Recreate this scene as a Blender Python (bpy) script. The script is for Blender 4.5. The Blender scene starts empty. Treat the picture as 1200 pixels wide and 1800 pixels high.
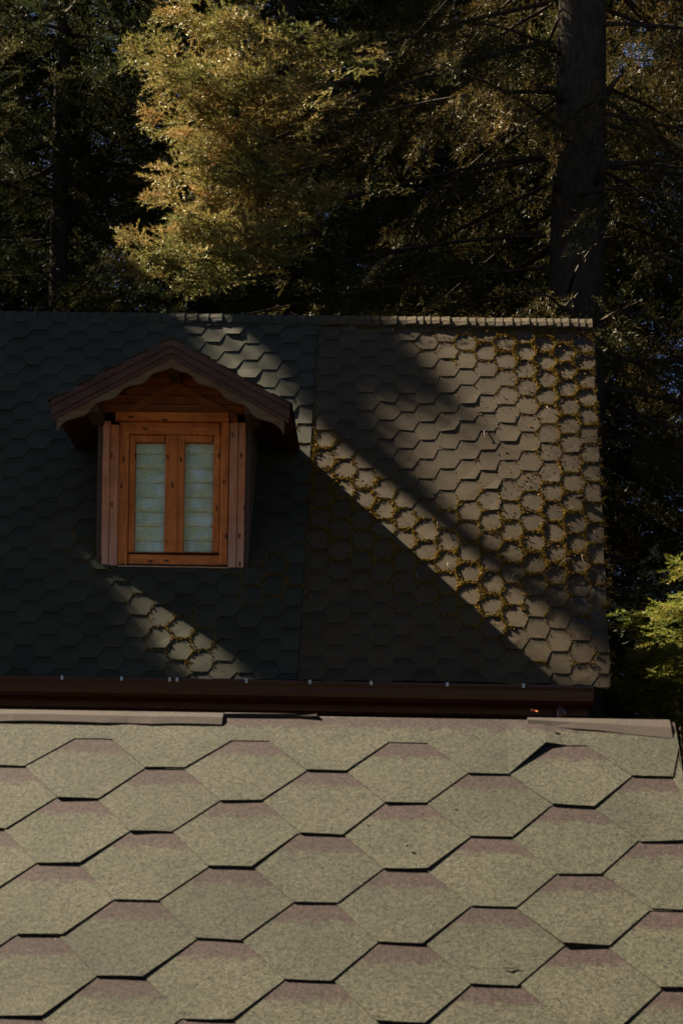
import bpy, math, random
import numpy as np
from mathutils import Matrix

# ------------------------------------------------------------------ camera, sky, sun, exposure
sc = bpy.context.scene
COL = sc.collection
F_PX = 3221.74                                   # focal length in pixels of the 1200 x 1800 photograph
CZ = 1.7                                         # camera height above the forest floor
CYP = 900 + 890.95                                # optical centre: the lens is shifted upwards, verticals stay upright
RT = np.array([0.99955218, 0.021491, 0.02082231])
UP = np.array([-0.02167924, 0.04044277, 0.99894664])
FW = np.array([-0.02062625, 0.99895071, -0.04089057])
cam_data = bpy.data.cameras.new("camera")
cam = bpy.data.objects.new("camera", cam_data)
COL.objects.link(cam)
cam_data.sensor_fit = 'VERTICAL'
cam_data.sensor_height = 36.0
cam_data.lens = F_PX / 1800 * 36
cam_data.shift_y = (CYP - 900) / 1800
cam_data.clip_start = 0.1
cam_data.clip_end = 800
cam_data.dof.use_dof = True
cam_data.dof.focus_distance = 14.4
cam_data.dof.aperture_fstop = 16
cam.matrix_world = Matrix([[RT[0], UP[0], -FW[0], 0], [RT[1], UP[1], -FW[1], 0], [RT[2], UP[2], -FW[2], CZ], [0, 0, 0, 1]])
sc.camera = cam

SUN = np.array([0.65477317, -0.3313432, -0.67932597])      # direction the light travels
SUN_E, SKY_S, SUN_S, EXPO = math.asin(0.67932597), 0.05, 5.0, 2.9
w = bpy.data.worlds.new("World")
sc.world = w
w.use_nodes = True
nt = w.node_tree
nt.nodes.clear()
sky = nt.nodes.new("ShaderNodeTexSky")
sky.sky_type = 'NISHITA'
sky.sun_disc = False
sky.sun_elevation = SUN_E
sky.sun_rotation = math.atan2(-SUN[0], -SUN[1])
sky.air_density = 0.26
sky.dust_density = 0.6
sky.ozone_density = 0.3
sky.altitude = 1200
bg = nt.nodes.new("ShaderNodeBackground")
bg.inputs[1].default_value = SKY_S
wo = nt.nodes.new("ShaderNodeOutputWorld")
nt.links.new(sky.outputs[0], bg.inputs[0])
nt.links.new(bg.outputs[0], wo.inputs[0])
sd = bpy.data.lights.new("sun", 'SUN')
sd.energy = SUN_S
sd.angle = math.radians(0.5)
sd.color = (1.0, 0.86, 0.66)
so = bpy.data.objects.new("sun", sd)
COL.objects.link(so)
_z = -SUN
_x = np.cross([0, 0, 1.0], _z); _x /= np.linalg.norm(_x)
_y = np.cross(_z, _x)
so.matrix_world = Matrix([[_x[0], _y[0], _z[0], -20], [_x[1], _y[1], _z[1], 20], [_x[2], _y[2], _z[2], 40], [0, 0, 0, 1]])
sc.view_settings.view_transform = 'Standard'
sc.view_settings.look = 'None'
sc.view_settings.exposure = EXPO
sc.view_settings.gamma = 1.0
sc.view_settings.use_curve_mapping = False
sc.render.engine = 'CYCLES'
sc.cycles.use_denoising = True
try:
    sc.cycles.denoiser = 'OPENIMAGEDENOISE'
    sc.cycles.denoising_input_passes = 'RGB_ALBEDO_NORMAL'
except Exception:
    pass
sc.cycles.max_bounces = 6
sc.cycles.diffuse_bounces = 4
sc.cycles.transparent_max_bounces = 8
sc.cycles.caustics_reflective = False
sc.cycles.caustics_refractive = False

rng = np.random.default_rng(7)
random.seed(7)


# ------------------------------------------------------------------ helpers
def ray(x, y):
    return FW + RT * (x - 600) / F_PX - UP * (y - CYP) / F_PX


def at_y(x, y, Y):
    d = ray(x, y)
    p = d * Y / d[1]
    return np.array([p[0], p[1], p[2] + CZ])


ORIGIN = {}


def thing(name, label, cat, loc, group=None):
    o = bpy.data.objects.new(name, None)
    o.empty_display_size = 0.2
    COL.objects.link(o)
    o.location = loc
    ORIGIN[o.name] = np.array(loc, float)
    o['label'] = label
    o['category'] = cat
    if group:
        o['group'] = group
    return o


def tag(o, label, cat, group=None):
    o['label'] = label
    o['category'] = cat
    if group:
        o['group'] = group
    return o


def mk(name, V, F, mat, parent=None, smooth=False, uv=None, attrs=None, loc=None):
    """one mesh object from world-space vertices"""
    V = np.asarray(V, float).reshape(-1, 3)
    org = np.zeros(3)
    if parent is not None:
        org = ORIGIN[parent.name]
    elif loc is not None:
        org = np.asarray(loc, float)
    V = V - org
    me = bpy.data.meshes.new(name)
    if isinstance(F, np.ndarray) and F.ndim == 2:
        n, k = F.shape
        me.vertices.add(len(V)); me.vertices.foreach_set("co", V.ravel())
        me.loops.add(n * k); me.loops.foreach_set("vertex_index", F.ravel().astype(np.int32))
        me.polygons.add(n)
        me.polygons.foreach_set("loop_start", np.arange(0, n * k, k, dtype=np.int32))
        me.polygons.foreach_set("loop_total", np.full(n, k, np.int32))
        me.update(calc_edges=True)
    else:
        me.from_pydata([tuple(v) for v in V], [], [tuple(int(i) for i in f) for f in F])
        me.update()
    if uv is not None:
        l = me.uv_layers.new(name="UVMap")
        idx = np.empty(len(me.loops), np.int32); me.loops.foreach_get("vertex_index", idx)
        l.data.foreach_set("uv", np.asarray(uv, float)[idx].ravel())
    if attrs:
        for an, av in attrs.items():
            at = me.attributes.new(an, 'FLOAT', 'POINT')
            at.data.foreach_set("value", np.asarray(av, np.float32))
    if smooth:
        me.polygons.foreach_set("use_smooth", np.ones(len(me.polygons), bool))
    me.materials.append(mat)
    o = bpy.data.objects.new(name, me)
    COL.objects.link(o)
    if parent is not None:
        o.parent = parent
        if parent.type == 'MESH' or True:
            ORIGIN[o.name] = org
    else:
        o.location = org
        ORIGIN[o.name] = org
    return o


class MB:
    def __init__(s):
        s.V = []; s.F = []; s.A = []

    def add(s, V, F):
        n = len(s.V)
        s.V.extend([tuple(v) for v in V])
        s.F.extend([tuple(i + n for i in f) for f in F])

    def box(s, x0, x1, y0, y1, z0, z1, bevel=0.0):
        if bevel <= 0:
            V = [(x, y, z) for x in (x0, x1) for y in (y0, y1) for z in (z0, z1)]
            s.add(V, [(0, 1, 3, 2), (4, 6, 7, 5), (0, 4, 5, 1), (2, 3, 7, 6), (0, 2, 6, 4), (1, 5, 7, 3)])
            return
        b = bevel
        poly = [(x0 + b, z0), (x1 - b, z0), (x1, z0 + b), (x1, z1 - b), (x1 - b, z1), (x0 + b, z1), (x0, z1 - b), (x0, z0 + b)]
        inner = [(x0 + b, z0 + b), (x1 - b, z0 + b), (x1 - b, z0 + b), (x1 - b, z1 - b), (x1 - b, z1 - b), (x0 + b, z1 - b), (x0 + b, z1 - b), (x0 + b, z0 + b)]
        n = len(poly)
        V = [(px, y0 + b, pz) for px, pz in poly] + [(px, y1, pz) for px, pz in poly]
        ins = [(x0 + b, y0, z0 + b), (x1 - b, y0, z0 + b), (x1 - b, y0, z1 - b), (x0 + b, y0, z1 - b)]
        V += ins
        F = [(i, (i + 1) % n, (i + 1) % n + n, i + n) for i in range(n)]
        k = 2 * n
        F += [(k, k + 1, k + 2, k + 3), tuple(range(2 * n - 1, n - 1, -1))]
        F += [(0, k, 7), (1, 2, k + 1), (3, 4, k + 2), (5, 6, k + 3)]
        F += [(0, 1, k + 1, k), (2, 3, k + 2, k + 1), (4, 5, k + 3, k + 2), (6, 7, k, k + 3)]
        s.add(V, F)

    def prism(s, poly, y0, y1):
        """polygon in x,z extruded from y0 to y1"""
        n = len(poly)
        V = [(p[0], y0, p[1]) for p in poly] + [(p[0], y1, p[1]) for p in poly]
        F = [tuple(range(n)), tuple(range(2 * n - 1, n - 1, -1))] + [(i + n, (i + 1) % n + n, (i + 1) % n, i) for i in range(n)]
        s.add(V, F)

    def tube(s, pts, rad, seg=6, cap=True):
        pts = [np.asarray(p, float) for p in pts]
        n0 = len(s.V)
        prev = None
        for i, p in enumerate(pts):
            t = pts[min(i + 1, len(pts) - 1)] - pts[max(i - 1, 0)]
            t = t / (np.linalg.norm(t) + 1e-9)
            a = np.cross(t, [0.31, 0.17, 0.93] if abs(t[2]) < .9 else [1, 0.1, 0])
            a /= np.linalg.norm(a); b = np.cross(t, a)
            r = rad[i] if hasattr(rad, '__len__') else rad
            for k in range(seg):
                th = 2 * math.pi * k / seg
                s.V.append(tuple(p + r * (a * math.cos(th) + b * math.sin(th))))
        for i in range(len(pts) - 1):
            for k in range(seg):
                a0 = n0 + i * seg + k; a1 = n0 + i * seg + (k + 1) % seg
                s.F.append((a0, a1, a1 + seg, a0 + seg))
        if cap:
            s.F.append(tuple(n0 + k for k in range(seg - 1, -1, -1)))
            m = n0 + (len(pts) - 1) * seg
            s.F.append(tuple(m + k for k in range(seg)))

    def build(s, name, mat, parent=None, smooth=False, loc=None):
        return mk(name, s.V, s.F, mat, parent, smooth, loc=loc)


# ------------------------------------------------------------------ materials
def newmat(name):
    m = bpy.data.materials.new(name)
    m.use_nodes = True
    t = m.node_tree
    b = t.nodes["Principled BSDF"]
    return m, t, b


def N(t, typ, **kw):
    n = t.nodes.new(typ)
    for k, v in kw.items():
        if k.startswith('i_'):
            n.inputs[k[2:].replace('_', ' ')].default_value = v
        elif k.startswith('n_'):
            n.inputs[int(k[2:])].default_value = v
        else:
            setattr(n, k, v)
    return n


def mixc(t, fac, a, b, mode='MIX'):
    n = t.nodes.new("ShaderNodeMix")
    n.data_type = 'RGBA'; n.blend_type = mode
    for sock, v in ((n.inputs[0], fac), (n.inputs[6], a), (n.inputs[7], b)):
        if isinstance(v, bpy.types.NodeSocket):
            t.links.new(v, sock)
        elif isinstance(v, (int, float)):
            sock.default_value = v
        else:
            sock.default_value = (*v, 1)
    return n.outputs[2]


def ramp(t, src, p0, p1, inv=False):
    n = t.nodes.new("ShaderNodeMapRange")
    n.inputs[1].default_value = p0; n.inputs[2].default_value = p1
    n.inputs[3].default_value = 1.0 if inv else 0.0
    n.inputs[4].default_value = 0.0 if inv else 1.0
    t.links.new(src, n.inputs[0])
    return n.outputs[0]


def noise(t, vec, scale, detail=3, rough=.55):
    n = N(t, "ShaderNodeTexNoise", i_Scale=scale, i_Detail=detail, i_Roughness=rough)
    t.links.new(vec, n.inputs["Vector"])
    return n.outputs["Fac"]


def mathn(t, op, a, b=None):
    n = t.nodes.new("ShaderNodeMath"); n.operation = op
    for i, v in enumerate((a, b)):
        if v is None:
            continue
        if isinstance(v, bpy.types.NodeSocket):
            t.links.new(v, n.inputs[i])
        else:
            n.inputs[i].default_value = v
    return n.outputs[0]


def shingle_mat(name, main, alt, band, grain_scale, grain_amt, stain=None, stain_amt=0.0, rough=.95, mottle=6.0):
    m, t, b = newmat(name)
    tc = N(t, "ShaderNodeTexCoord")
    ob = tc.outputs["Object"]
    uvn = N(t, "ShaderNodeUVMap"); uvn.uv_map = "UVMap"
    sep = N(t, "ShaderNodeSeparateXYZ"); t.links.new(uvn.outputs[0], sep.inputs[0])
    big = noise(t, ob, mottle, 4)
    c = mixc(t, ramp(t, big, .35, .68), main, alt)
    # colour band woven into every shingle just below the tab above
    nb = noise(t, ob, 55, 3)
    vv = mathn(t, 'ADD', sep.outputs[1], mathn(t, 'MULTIPLY', mathn(t, 'SUBTRACT', nb, .5), .30))
    c = mixc(t, ramp(t, vv, .20, .29, True), c, band)
    if stain:
        st = noise(t, ob, 9, 6, .7)
        c = mixc(t, mathn(t, 'MULTIPLY', ramp(t, st, .5, .72), stain_amt), c, stain)
    ta = N(t, "ShaderNodeAttribute"); ta.attribute_name = "tone"
    st2 = noise(t, ob, 2.3, 5, .65)
    tv_ = mathn(t, 'ADD', mathn(t, 'MULTIPLY', ta.outputs["Fac"], .065), mathn(t, 'MULTIPLY', mathn(t, 'SUBTRACT', st2, .5), .75))
    vm0 = N(t, "ShaderNodeVectorMath", operation='SCALE')
    t.links.new(c, vm0.inputs[0]); t.links.new(mathn(t, 'ADD', tv_, 1.0), vm0.inputs["Scale"])
    c = vm0.outputs[0]
    g1 = noise(t, ob, grain_scale, 2, .6)
    g2 = noise(t, ob, grain_scale * .37, 2, .6)
    g = mathn(t, 'ADD', mathn(t, 'MULTIPLY', g1, .65), mathn(t, 'MULTIPLY', g2, .35))
    gm = N(t, "ShaderNodeMapRange"); gm.clamp = False
    gm.inputs[1].default_value = .3; gm.inputs[2].default_value = .7
    gm.inputs[3].default_value = 1 - grain_amt; gm.inputs[4].default_value = 1 + grain_amt
    t.links.new(g, gm.inputs[0])
    vm = N(t, "ShaderNodeVectorMath", operation='SCALE')
    t.links.new(c, vm.inputs[0]); t.links.new(gm.outputs[0], vm.inputs["Scale"])
    # the odd pale mineral granule
    vo = N(t, "ShaderNodeTexVoronoi", i_Scale=grain_scale * .16)
    t.links.new(ob, vo.inputs["Vector"])
    pale = ramp(t, vo.outputs["Distance"], .045, .075, True)
    sc_ = N(t, "ShaderNodeSeparateColor"); t.links.new(vo.outputs["Color"], sc_.inputs[0])
    pale = mathn(t, 'MULTIPLY', pale, ramp(t, sc_.outputs[0], .93, .95))
    c2 = mixc(t, pale, vm.outputs[0], (.16, .15, .13))
    t.links.new(c2, b.inputs["Base Color"])
    b.inputs["Roughness"].default_value = rough
    b.inputs["Specular IOR Level"].default_value = .15
    bp = N(t, "ShaderNodeBump", i_Strength=.35, i_Distance=.0012)
    t.links.new(g, bp.inputs["Height"]); t.links.new(bp.outputs[0], b.inputs["Normal"])
    return m


def wood_mat(name, light, dark, axis='X', scale=1.0, knots=True, weather=None, wz=None, wamt=.8, rough=.65):
    m, t, b = newmat(name)
    tc = N(t, "ShaderNodeTexCoord")
    mp = N(t, "ShaderNodeMapping")
    s = {'X': (1.6, 22, 22), 'Y': (22, 1.6, 22), 'Z': (22, 22, 1.6)}[axis]
    mp.inputs["Scale"].default_value = [v * scale for v in s]
    t.links.new(tc.outputs["Object"], mp.inputs[0])
    n1 = noise(t, mp.outputs[0], 1.6, 5, .6)
    n2 = noise(t, mp.outputs[0], 7.0, 4, .65)
    f = mathn(t, 'ADD', mathn(t, 'MULTIPLY', n1, .6), mathn(t, 'MULTIPLY', n2, .4))
    c = mixc(t, ramp(t, f, .38, .60), dark, light)
    blot = noise(t, tc.outputs["Object"], 6, 5, .65)
    c = mixc(t, mathn(t, 'MULTIPLY', ramp(t, blot, .46, .68), .55), c, tuple(v * .55 for v in dark))
    if weather:
        nw = noise(t, mp.outputs[0], .8, 4, .6)
        n3 = noise(t, mp.outputs[0], 3.0, 4, .7)
        fac = ramp(t, mathn(t, 'ADD', mathn(t, 'MULTIPLY', nw, .7), mathn(t, 'MULTIPLY', n3, .3)), .44, .56)
        if wz:
            sp = N(t, "ShaderNodeSeparateXYZ"); t.links.new(tc.outputs["Object"], sp.inputs[0])
            fac2 = ramp(t, mathn(t, 'ADD', sp.outputs[2], mathn(t, 'MULTIPLY', mathn(t, 'SUBTRACT', nw, .5), 1.6)), wz[0], wz[1], True)
            fac = mathn(t, 'MULTIPLY', mathn(t, 'MAXIMUM', mathn(t, 'MULTIPLY', fac, .3), mathn(t, 'MULTIPLY', fac2, mathn(t, 'ADD', mathn(t, 'MULTIPLY', fac, .6), .4))), wamt)
        else:
            fac = mathn(t, 'MULTIPLY', fac, wamt)
        c = mixc(t, fac, c, weather)
    if knots:
        sx_ = N(t, "ShaderNodeSeparateXYZ"); t.links.new(tc.outputs["Object"], sx_.inputs[0])
        cb = N(t, "ShaderNodeCombineXYZ")
        kx, kz = {'X': (.45, 1), 'Y': (1, 1), 'Z': (1, .45)}[axis]
        t.links.new(mathn(t, 'MULTIPLY', sx_.outputs[0], kx), cb.inputs[0])
        t.links.new(mathn(t, 'MULTIPLY', sx_.outputs[2], kz), cb.inputs[1])
        vo = N(t, "ShaderNodeTexVoronoi", i_Scale=11.0); vo.voronoi_dimensions = '2D'
        t.links.new(cb.outputs[0], vo.inputs["Vector"])
        sc_ = N(t, "ShaderNodeSeparateColor"); t.links.new(vo.outputs["Color"], sc_.inputs[0])
        d = mathn(t, 'ADD', vo.outputs["Distance"], mathn(t, 'MULTIPLY', n2, .05))
        kf = mathn(t, 'MULTIPLY', ramp(t, d, .10, .17, True), ramp(t, sc_.outputs[1], .66, .68))
        c = mixc(t, mathn(t, 'MULTIPLY', kf, .9), c, tuple(v * .16 for v in dark))
        vg = ramp(t, mathn(t, 'ADD', n2, mathn(t, 'MULTIPLY', n1, .5)), .98, 1.08)
        c = mixc(t, mathn(t, 'MULTIPLY', vg, .55), c, tuple(v * .3 for v in dark))
    t.links.new(c, b.inputs["Base Color"])
    b.inputs["Roughness"].default_value = rough
    b.inputs["Specular IOR Level"].default_value = .25
    bp = N(t, "ShaderNodeBump", i_Strength=.3, i_Distance=.003)
    t.links.new(f, bp.inputs["Height"]); t.links.new(bp.outputs[0], b.inputs["Normal"])
    return m


def plain_mat(name, c1, c2, scale, rough=.8, bump=.0, spec=.3, metal=0.0):
    m, t, b = newmat(name)
    tc = N(t, "ShaderNodeTexCoord")
    n1 = noise(t, tc.outputs["Object"], scale, 5, .65)
    t.links.new(mixc(t, ramp(t, n1, .35, .65), c1, c2), b.inputs["Base Color"])
    b.inputs["Roughness"].default_value = rough
    b.inputs["Specular IOR Level"].default_value = spec
    b.inputs["Metallic"].default_value = metal
    if bump:
        bp = N(t, "ShaderNodeBump", i_Strength=.5, i_Distance=bump)
        t.links.new(n1, bp.inputs["Height"]); t.links.new(bp.outputs[0], b.inputs["Normal"])
    return m


def leaf_mat(name, stops, trans=.45, gloss=.12):
    """diffuse + translucent foliage coloured by the per-spray 'tint' attribute"""
    m = bpy.data.materials.new(name); m.use_nodes = True
    t = m.node_tree; t.nodes.clear()
    at = N(t, "ShaderNodeAttribute"); at.attribute_name = "tint"
    cr = N(t, "ShaderNodeValToRGB")
    el = cr.color_ramp.elements
    el[0].position, el[0].color = stops[0][0], (*stops[0][1], 1)
    el[1].position, el[1].color = stops[-1][0], (*stops[-1][1], 1)
    for p, c in stops[1:-1]:
        e = el.new(p); e.color = (*c, 1)
    t.links.new(at.outputs["Fac"], cr.inputs[0])
    di = N(t, "ShaderNodeBsdfDiffuse"); tr = N(t, "ShaderNodeBsdfTranslucent"); gl = N(t, "ShaderNodeBsdfGlossy")
    gl.inputs["Roughness"].default_value = .6
    gl.inputs["Color"].default_value = (.9, .9, .85, 1)
    t.links.new(cr.outputs[0], di.inputs[0]); t.links.new(cr.outputs[0], tr.inputs[0])
    m1 = N(t, "ShaderNodeMixShader"); m1.inputs[0].default_value = trans
    t.links.new(di.outputs[0], m1.inputs[1]); t.links.new(tr.outputs[0], m1.inputs[2])
    m2 = N(t, "ShaderNodeMixShader")
    fr = N(t, "ShaderNodeFresnel"); fr.inputs[0].default_value = 1.35
    t.links.new(mathn(t, 'MULTIPLY', fr.outputs[0], gloss * 5), m2.inputs[0])
    t.links.new(m1.outputs[0], m2.inputs[1]); t.links.new(gl.outputs[0], m2.inputs[2])
    o = N(t, "ShaderNodeOutputMaterial")
    t.links.new(m2.outputs[0], o.inputs[0])
    return m


def bark_mat(name, c1, c2):
    m, t, b = newmat(name)
    tc = N(t, "ShaderNodeTexCoord")
    mp = N(t, "ShaderNodeMapping"); mp.inputs["Scale"].default_value = (1, 1, .35)
    t.links.new(tc.outputs["Object"], mp.inputs[0])
    n1 = noise(t, mp.outputs[0], 22, 6, .72)
    n2 = noise(t, tc.outputs["Object"], 5, 4, .6)
    f = mathn(t, 'ADD', mathn(t, 'MULTIPLY', n1, .75), mathn(t, 'MULTIPLY', n2, .25))
    t.links.new(mixc(t, ramp(t, f, .38, .64), c1, c2), b.inputs["Base Color"])
    b.inputs["Roughness"].default_value = .95
    b.inputs["Specular IOR Level"].default_value = .1
    bp = N(t, "ShaderNodeBump", i_Strength=.9, i_Distance=.02)
    t.links.new(f, bp.inputs["Height"]); t.links.new(bp.outputs[0], b.inputs["Normal"])
    return m


M = {}
M['near'] = shingle_mat("olive_granule_shingle", (.0280, .0282, .0174), (.0362, .0346, .0226), (.0232, .0150, .0128), 300, 1.15)
M['near_cap'] = shingle_mat("pinkish_granule_shingle", (.034, .0255, .0205), (.028, .022, .0175), (.034, .0255, .0205), 420, .45)
M['worn'] = plain_mat("worn_pale_edge", (.13, .12, .11), (.045, .042, .03), 60, .95, .001)
M['far'] = shingle_mat("old_brown_shingle", (.042, .0315, .0165), (.051, .0385, .0210), (.034, .026, .0145), 200, .55, (.046, .020, .009), .7)
M['far_left'] = shingle_mat("dark_green_shingle", (.0305, .0305, .0185), (.038, .0355, .0222), (.025, .0245, .016), 260, .4)
M['deck'] = plain_mat("dark_roof_deck", (.02, .017, .013), (.03, .024, .018), 12)
M['moss'] = leaf_mat("golden_moss", [(0, (.034, .026, .008)), (.35, (.095, .056, .014)), (.75, (.195, .120, .022)), (1, (.14, .110, .024))], .15, .0)
M['litter'] = leaf_mat("rusty_needle_litter", [(0, (.04, .016, .008)), (.5, (.09, .036, .014)), (1, (.15, .095, .05))], .1, .0)
M['orange'] = wood_mat("varnished_orange_wood", (.60, .195, .040), (.37, .100, .020), 'X')
M['orange_v'] = wood_mat("varnished_orange_wood_upright", (.60, .195, .040), (.37, .100, .020), 'Z')
M['weather_v'] = wood_mat("weathered_upright_board", (.54, .19, .055), (.36, .11, .03), 'Z', weather=(.43, .31, .235), wz=(4.45, 5.25), wamt=.95)
M['sill'] = wood_mat("pale_sill_wood", (.55, .30, .14), (.40, .18, .07), 'X', weather=(.45, .34, .28), knots=False, wamt=.5)
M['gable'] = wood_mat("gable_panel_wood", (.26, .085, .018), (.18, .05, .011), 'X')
M['barge'] = wood_mat("brown_bargeboard", (.130, .070, .028), (.082, .043, .016), 'X', knots=False, weather=(.150, .106, .055), wamt=.6)
M['fascia'] = wood_mat("dark_brown_fascia", (.085, .042, .028), (.055, .026, .017), 'X', knots=False)
M['side'] = wood_mat("dark_dormer_side", (.08, .05, .03), (.05, .03, .018), 'Y', knots=False)
M['wall'] = wood_mat("dark_brown_wall_boards", (.055, .022, .012), (.032, .013, .008), 'X', knots=False)
M['gutter'] = plain_mat("dark_red_gutter_paint", (.040, .009, .006), (.026, .0065, .0045), 9, .35, 0, .5)
M['metal'] = plain_mat("pale_metal_strap", (.55, .58, .62), (.40, .42, .46), 40, .35, 0, .5, .6)
M['room'] = plain_mat("dim_room", (.10, .09, .08), (.07, .06, .05), 3)
M['bark'] = bark_mat("grey_brown_bark", (.024, .019, .013), (.072, .056, .040))
M['bark_dark'] = bark_mat("dark_bark", (.02, .015, .010), (.075, .052, .036))
M['twig'] = plain_mat("bare_twig", (.20, .15, .10), (.12, .08, .05), 40)
M['gold'] = leaf_mat("sunlight_painted_fir_needles", [(0, (.100, .105, .028)), (.3, (.165, .142, .040)), (.62, (.225, .160, .052)), (.84, (.23, .125, .040)), (1, (.26, .10, .028))], .24, .012)  # orange-tipped needles, brightened so that sunlight is painted into the colour
M['inner'] = leaf_mat("shade_painted_fir_needles", [(0, (.026, .028, .009)), (.5, (.055, .041, .012)), (1, (.095, .060, .018))], .3, .008)  # darker copy of the same fir's needles, crown shade painted in
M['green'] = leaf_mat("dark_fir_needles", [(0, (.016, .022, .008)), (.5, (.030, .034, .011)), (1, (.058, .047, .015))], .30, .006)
M['young'] = leaf_mat("yellow_green_fir_needles", [(0, (.06, .085, .016)), (.6, (.13, .14, .025)), (1, (.19, .16, .03))], .35, .006)
M['broad'] = leaf_mat("pale_green_leaves", [(0, (.07, .12, .03)), (1, (.14, .18, .06))], .45, .12)
M['ground'] = plain_mat("forest_floor_soil", (.030, .022, .014), (.055, .042, .022), 1.5, .95, .03, .1)


def blind_mat():
    m, t, b = newmat("pale_blind_painted_sparkle")
    tc = N(t, "ShaderNodeTexCoord")
    n1 = noise(t, tc.outputs["Object"], 120, 3, .7)
    n2 = noise(t, tc.outputs["Object"], 9, 3, .6)
    c = mixc(t, ramp(t, n1, .40, .64), (.44, .54, .40), (.95, .95, .66))  # pale and yellow specks painted in for foliage sparkle mirrored in the panes
    c = mixc(t, mathn(t, 'MULTIPLY', ramp(t, n2, .4, .65), .5), c, (.86, .80, .44))
    t.links.new(c, b.inputs["Base Color"])
    b.inputs["Roughness"].default_value = .85
    return m


def glass_mat():
    m = bpy.data.materials.new("window_glass"); m.use_nodes = True
    t = m.node_tree; t.nodes.clear()
    tr = N(t, "ShaderNodeBsdfTransparent"); tr.inputs[0].default_value = (.93, .96, .95, 1)
    gl = N(t, "ShaderNodeBsdfGlossy"); gl.inputs["Roughness"].default_value = .012
    mx = N(t, "ShaderNodeMixShader"); mx.inputs[0].default_value = .055
    tc = N(t, "ShaderNodeTexCoord")
    bp = N(t, "ShaderNodeBump", i_Strength=.02, i_Distance=.01)
    t.links.new(noise(t, tc.outputs["Object"], 7, 2), bp.inputs["Height"])
    t.links.new(bp.outputs[0], gl.inputs["Normal"])
    t.links.new(tr.outputs[0], mx.inputs[1]); t.links.new(gl.outputs[0], mx.inputs[2])
    o = N(t, "ShaderNodeOutputMaterial"); t.links.new(mx.outputs[0], o.inputs[0])
    return m


M['blind'] = blind_mat()
M['glass'] = glass_mat()

# ------------------------------------------------------------------ ground
gs = 260
n = 60
gx, gy = np.meshgrid(np.linspace(-gs, gs, n), np.linspace(-gs, gs, n))
gz = 0.12 * np.sin(gx * .11) * np.cos(gy * .13) - .15
gv = np.stack([gx.ravel(), gy.ravel(), gz.ravel()], 1)
gf = np.array([(j * n + i, j * n + i + 1, (j + 1) * n + i + 1, (j + 1) * n + i) for j in range(n - 1) for i in range(n - 1)])
g = mk("ground", gv, gf, M['ground'], smooth=True)
g['kind'] = 'structure'

# ------------------------------------------------------------------ shingled roof planes
PITCH = .333


class Plane:
    def __init__(s, o, a, yaw):
        s.o = np.array(o, float)
        s.cu = np.array([math.cos(yaw), math.sin(yaw), 0])
        s.dv = np.array([math.sin(yaw) * math.cos(a), -math.cos(yaw) * math.cos(a), -math.sin(a)])
        s.n = np.cross(s.cu, -s.dv)

    def pt(s, u, v, h=0.0):
        u = np.asarray(u, float)[..., None]; v = np.asarray(v, float)[..., None]; h = np.asarray(h, float)[..., None]
        return s.o + u * s.cu + v * s.dv + h * s.n

    def px(s, x, y):
        d = ray(x, y)
        o = s.o - np.array([0, 0, CZ])
        p = d * (o @ s.n) / (d @ s.n) - o
        return p @ s.cu, p @ s.dv


NEAR = Plane((-.61863, 3.89318, .42006 + CZ), .66775, -.0172)
FAR = Plane((1.1152, 15.93277, 5.16444 + CZ), .94462, 0.0)
E_N, E_F = .11343, .11732


TONES = {}


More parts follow.
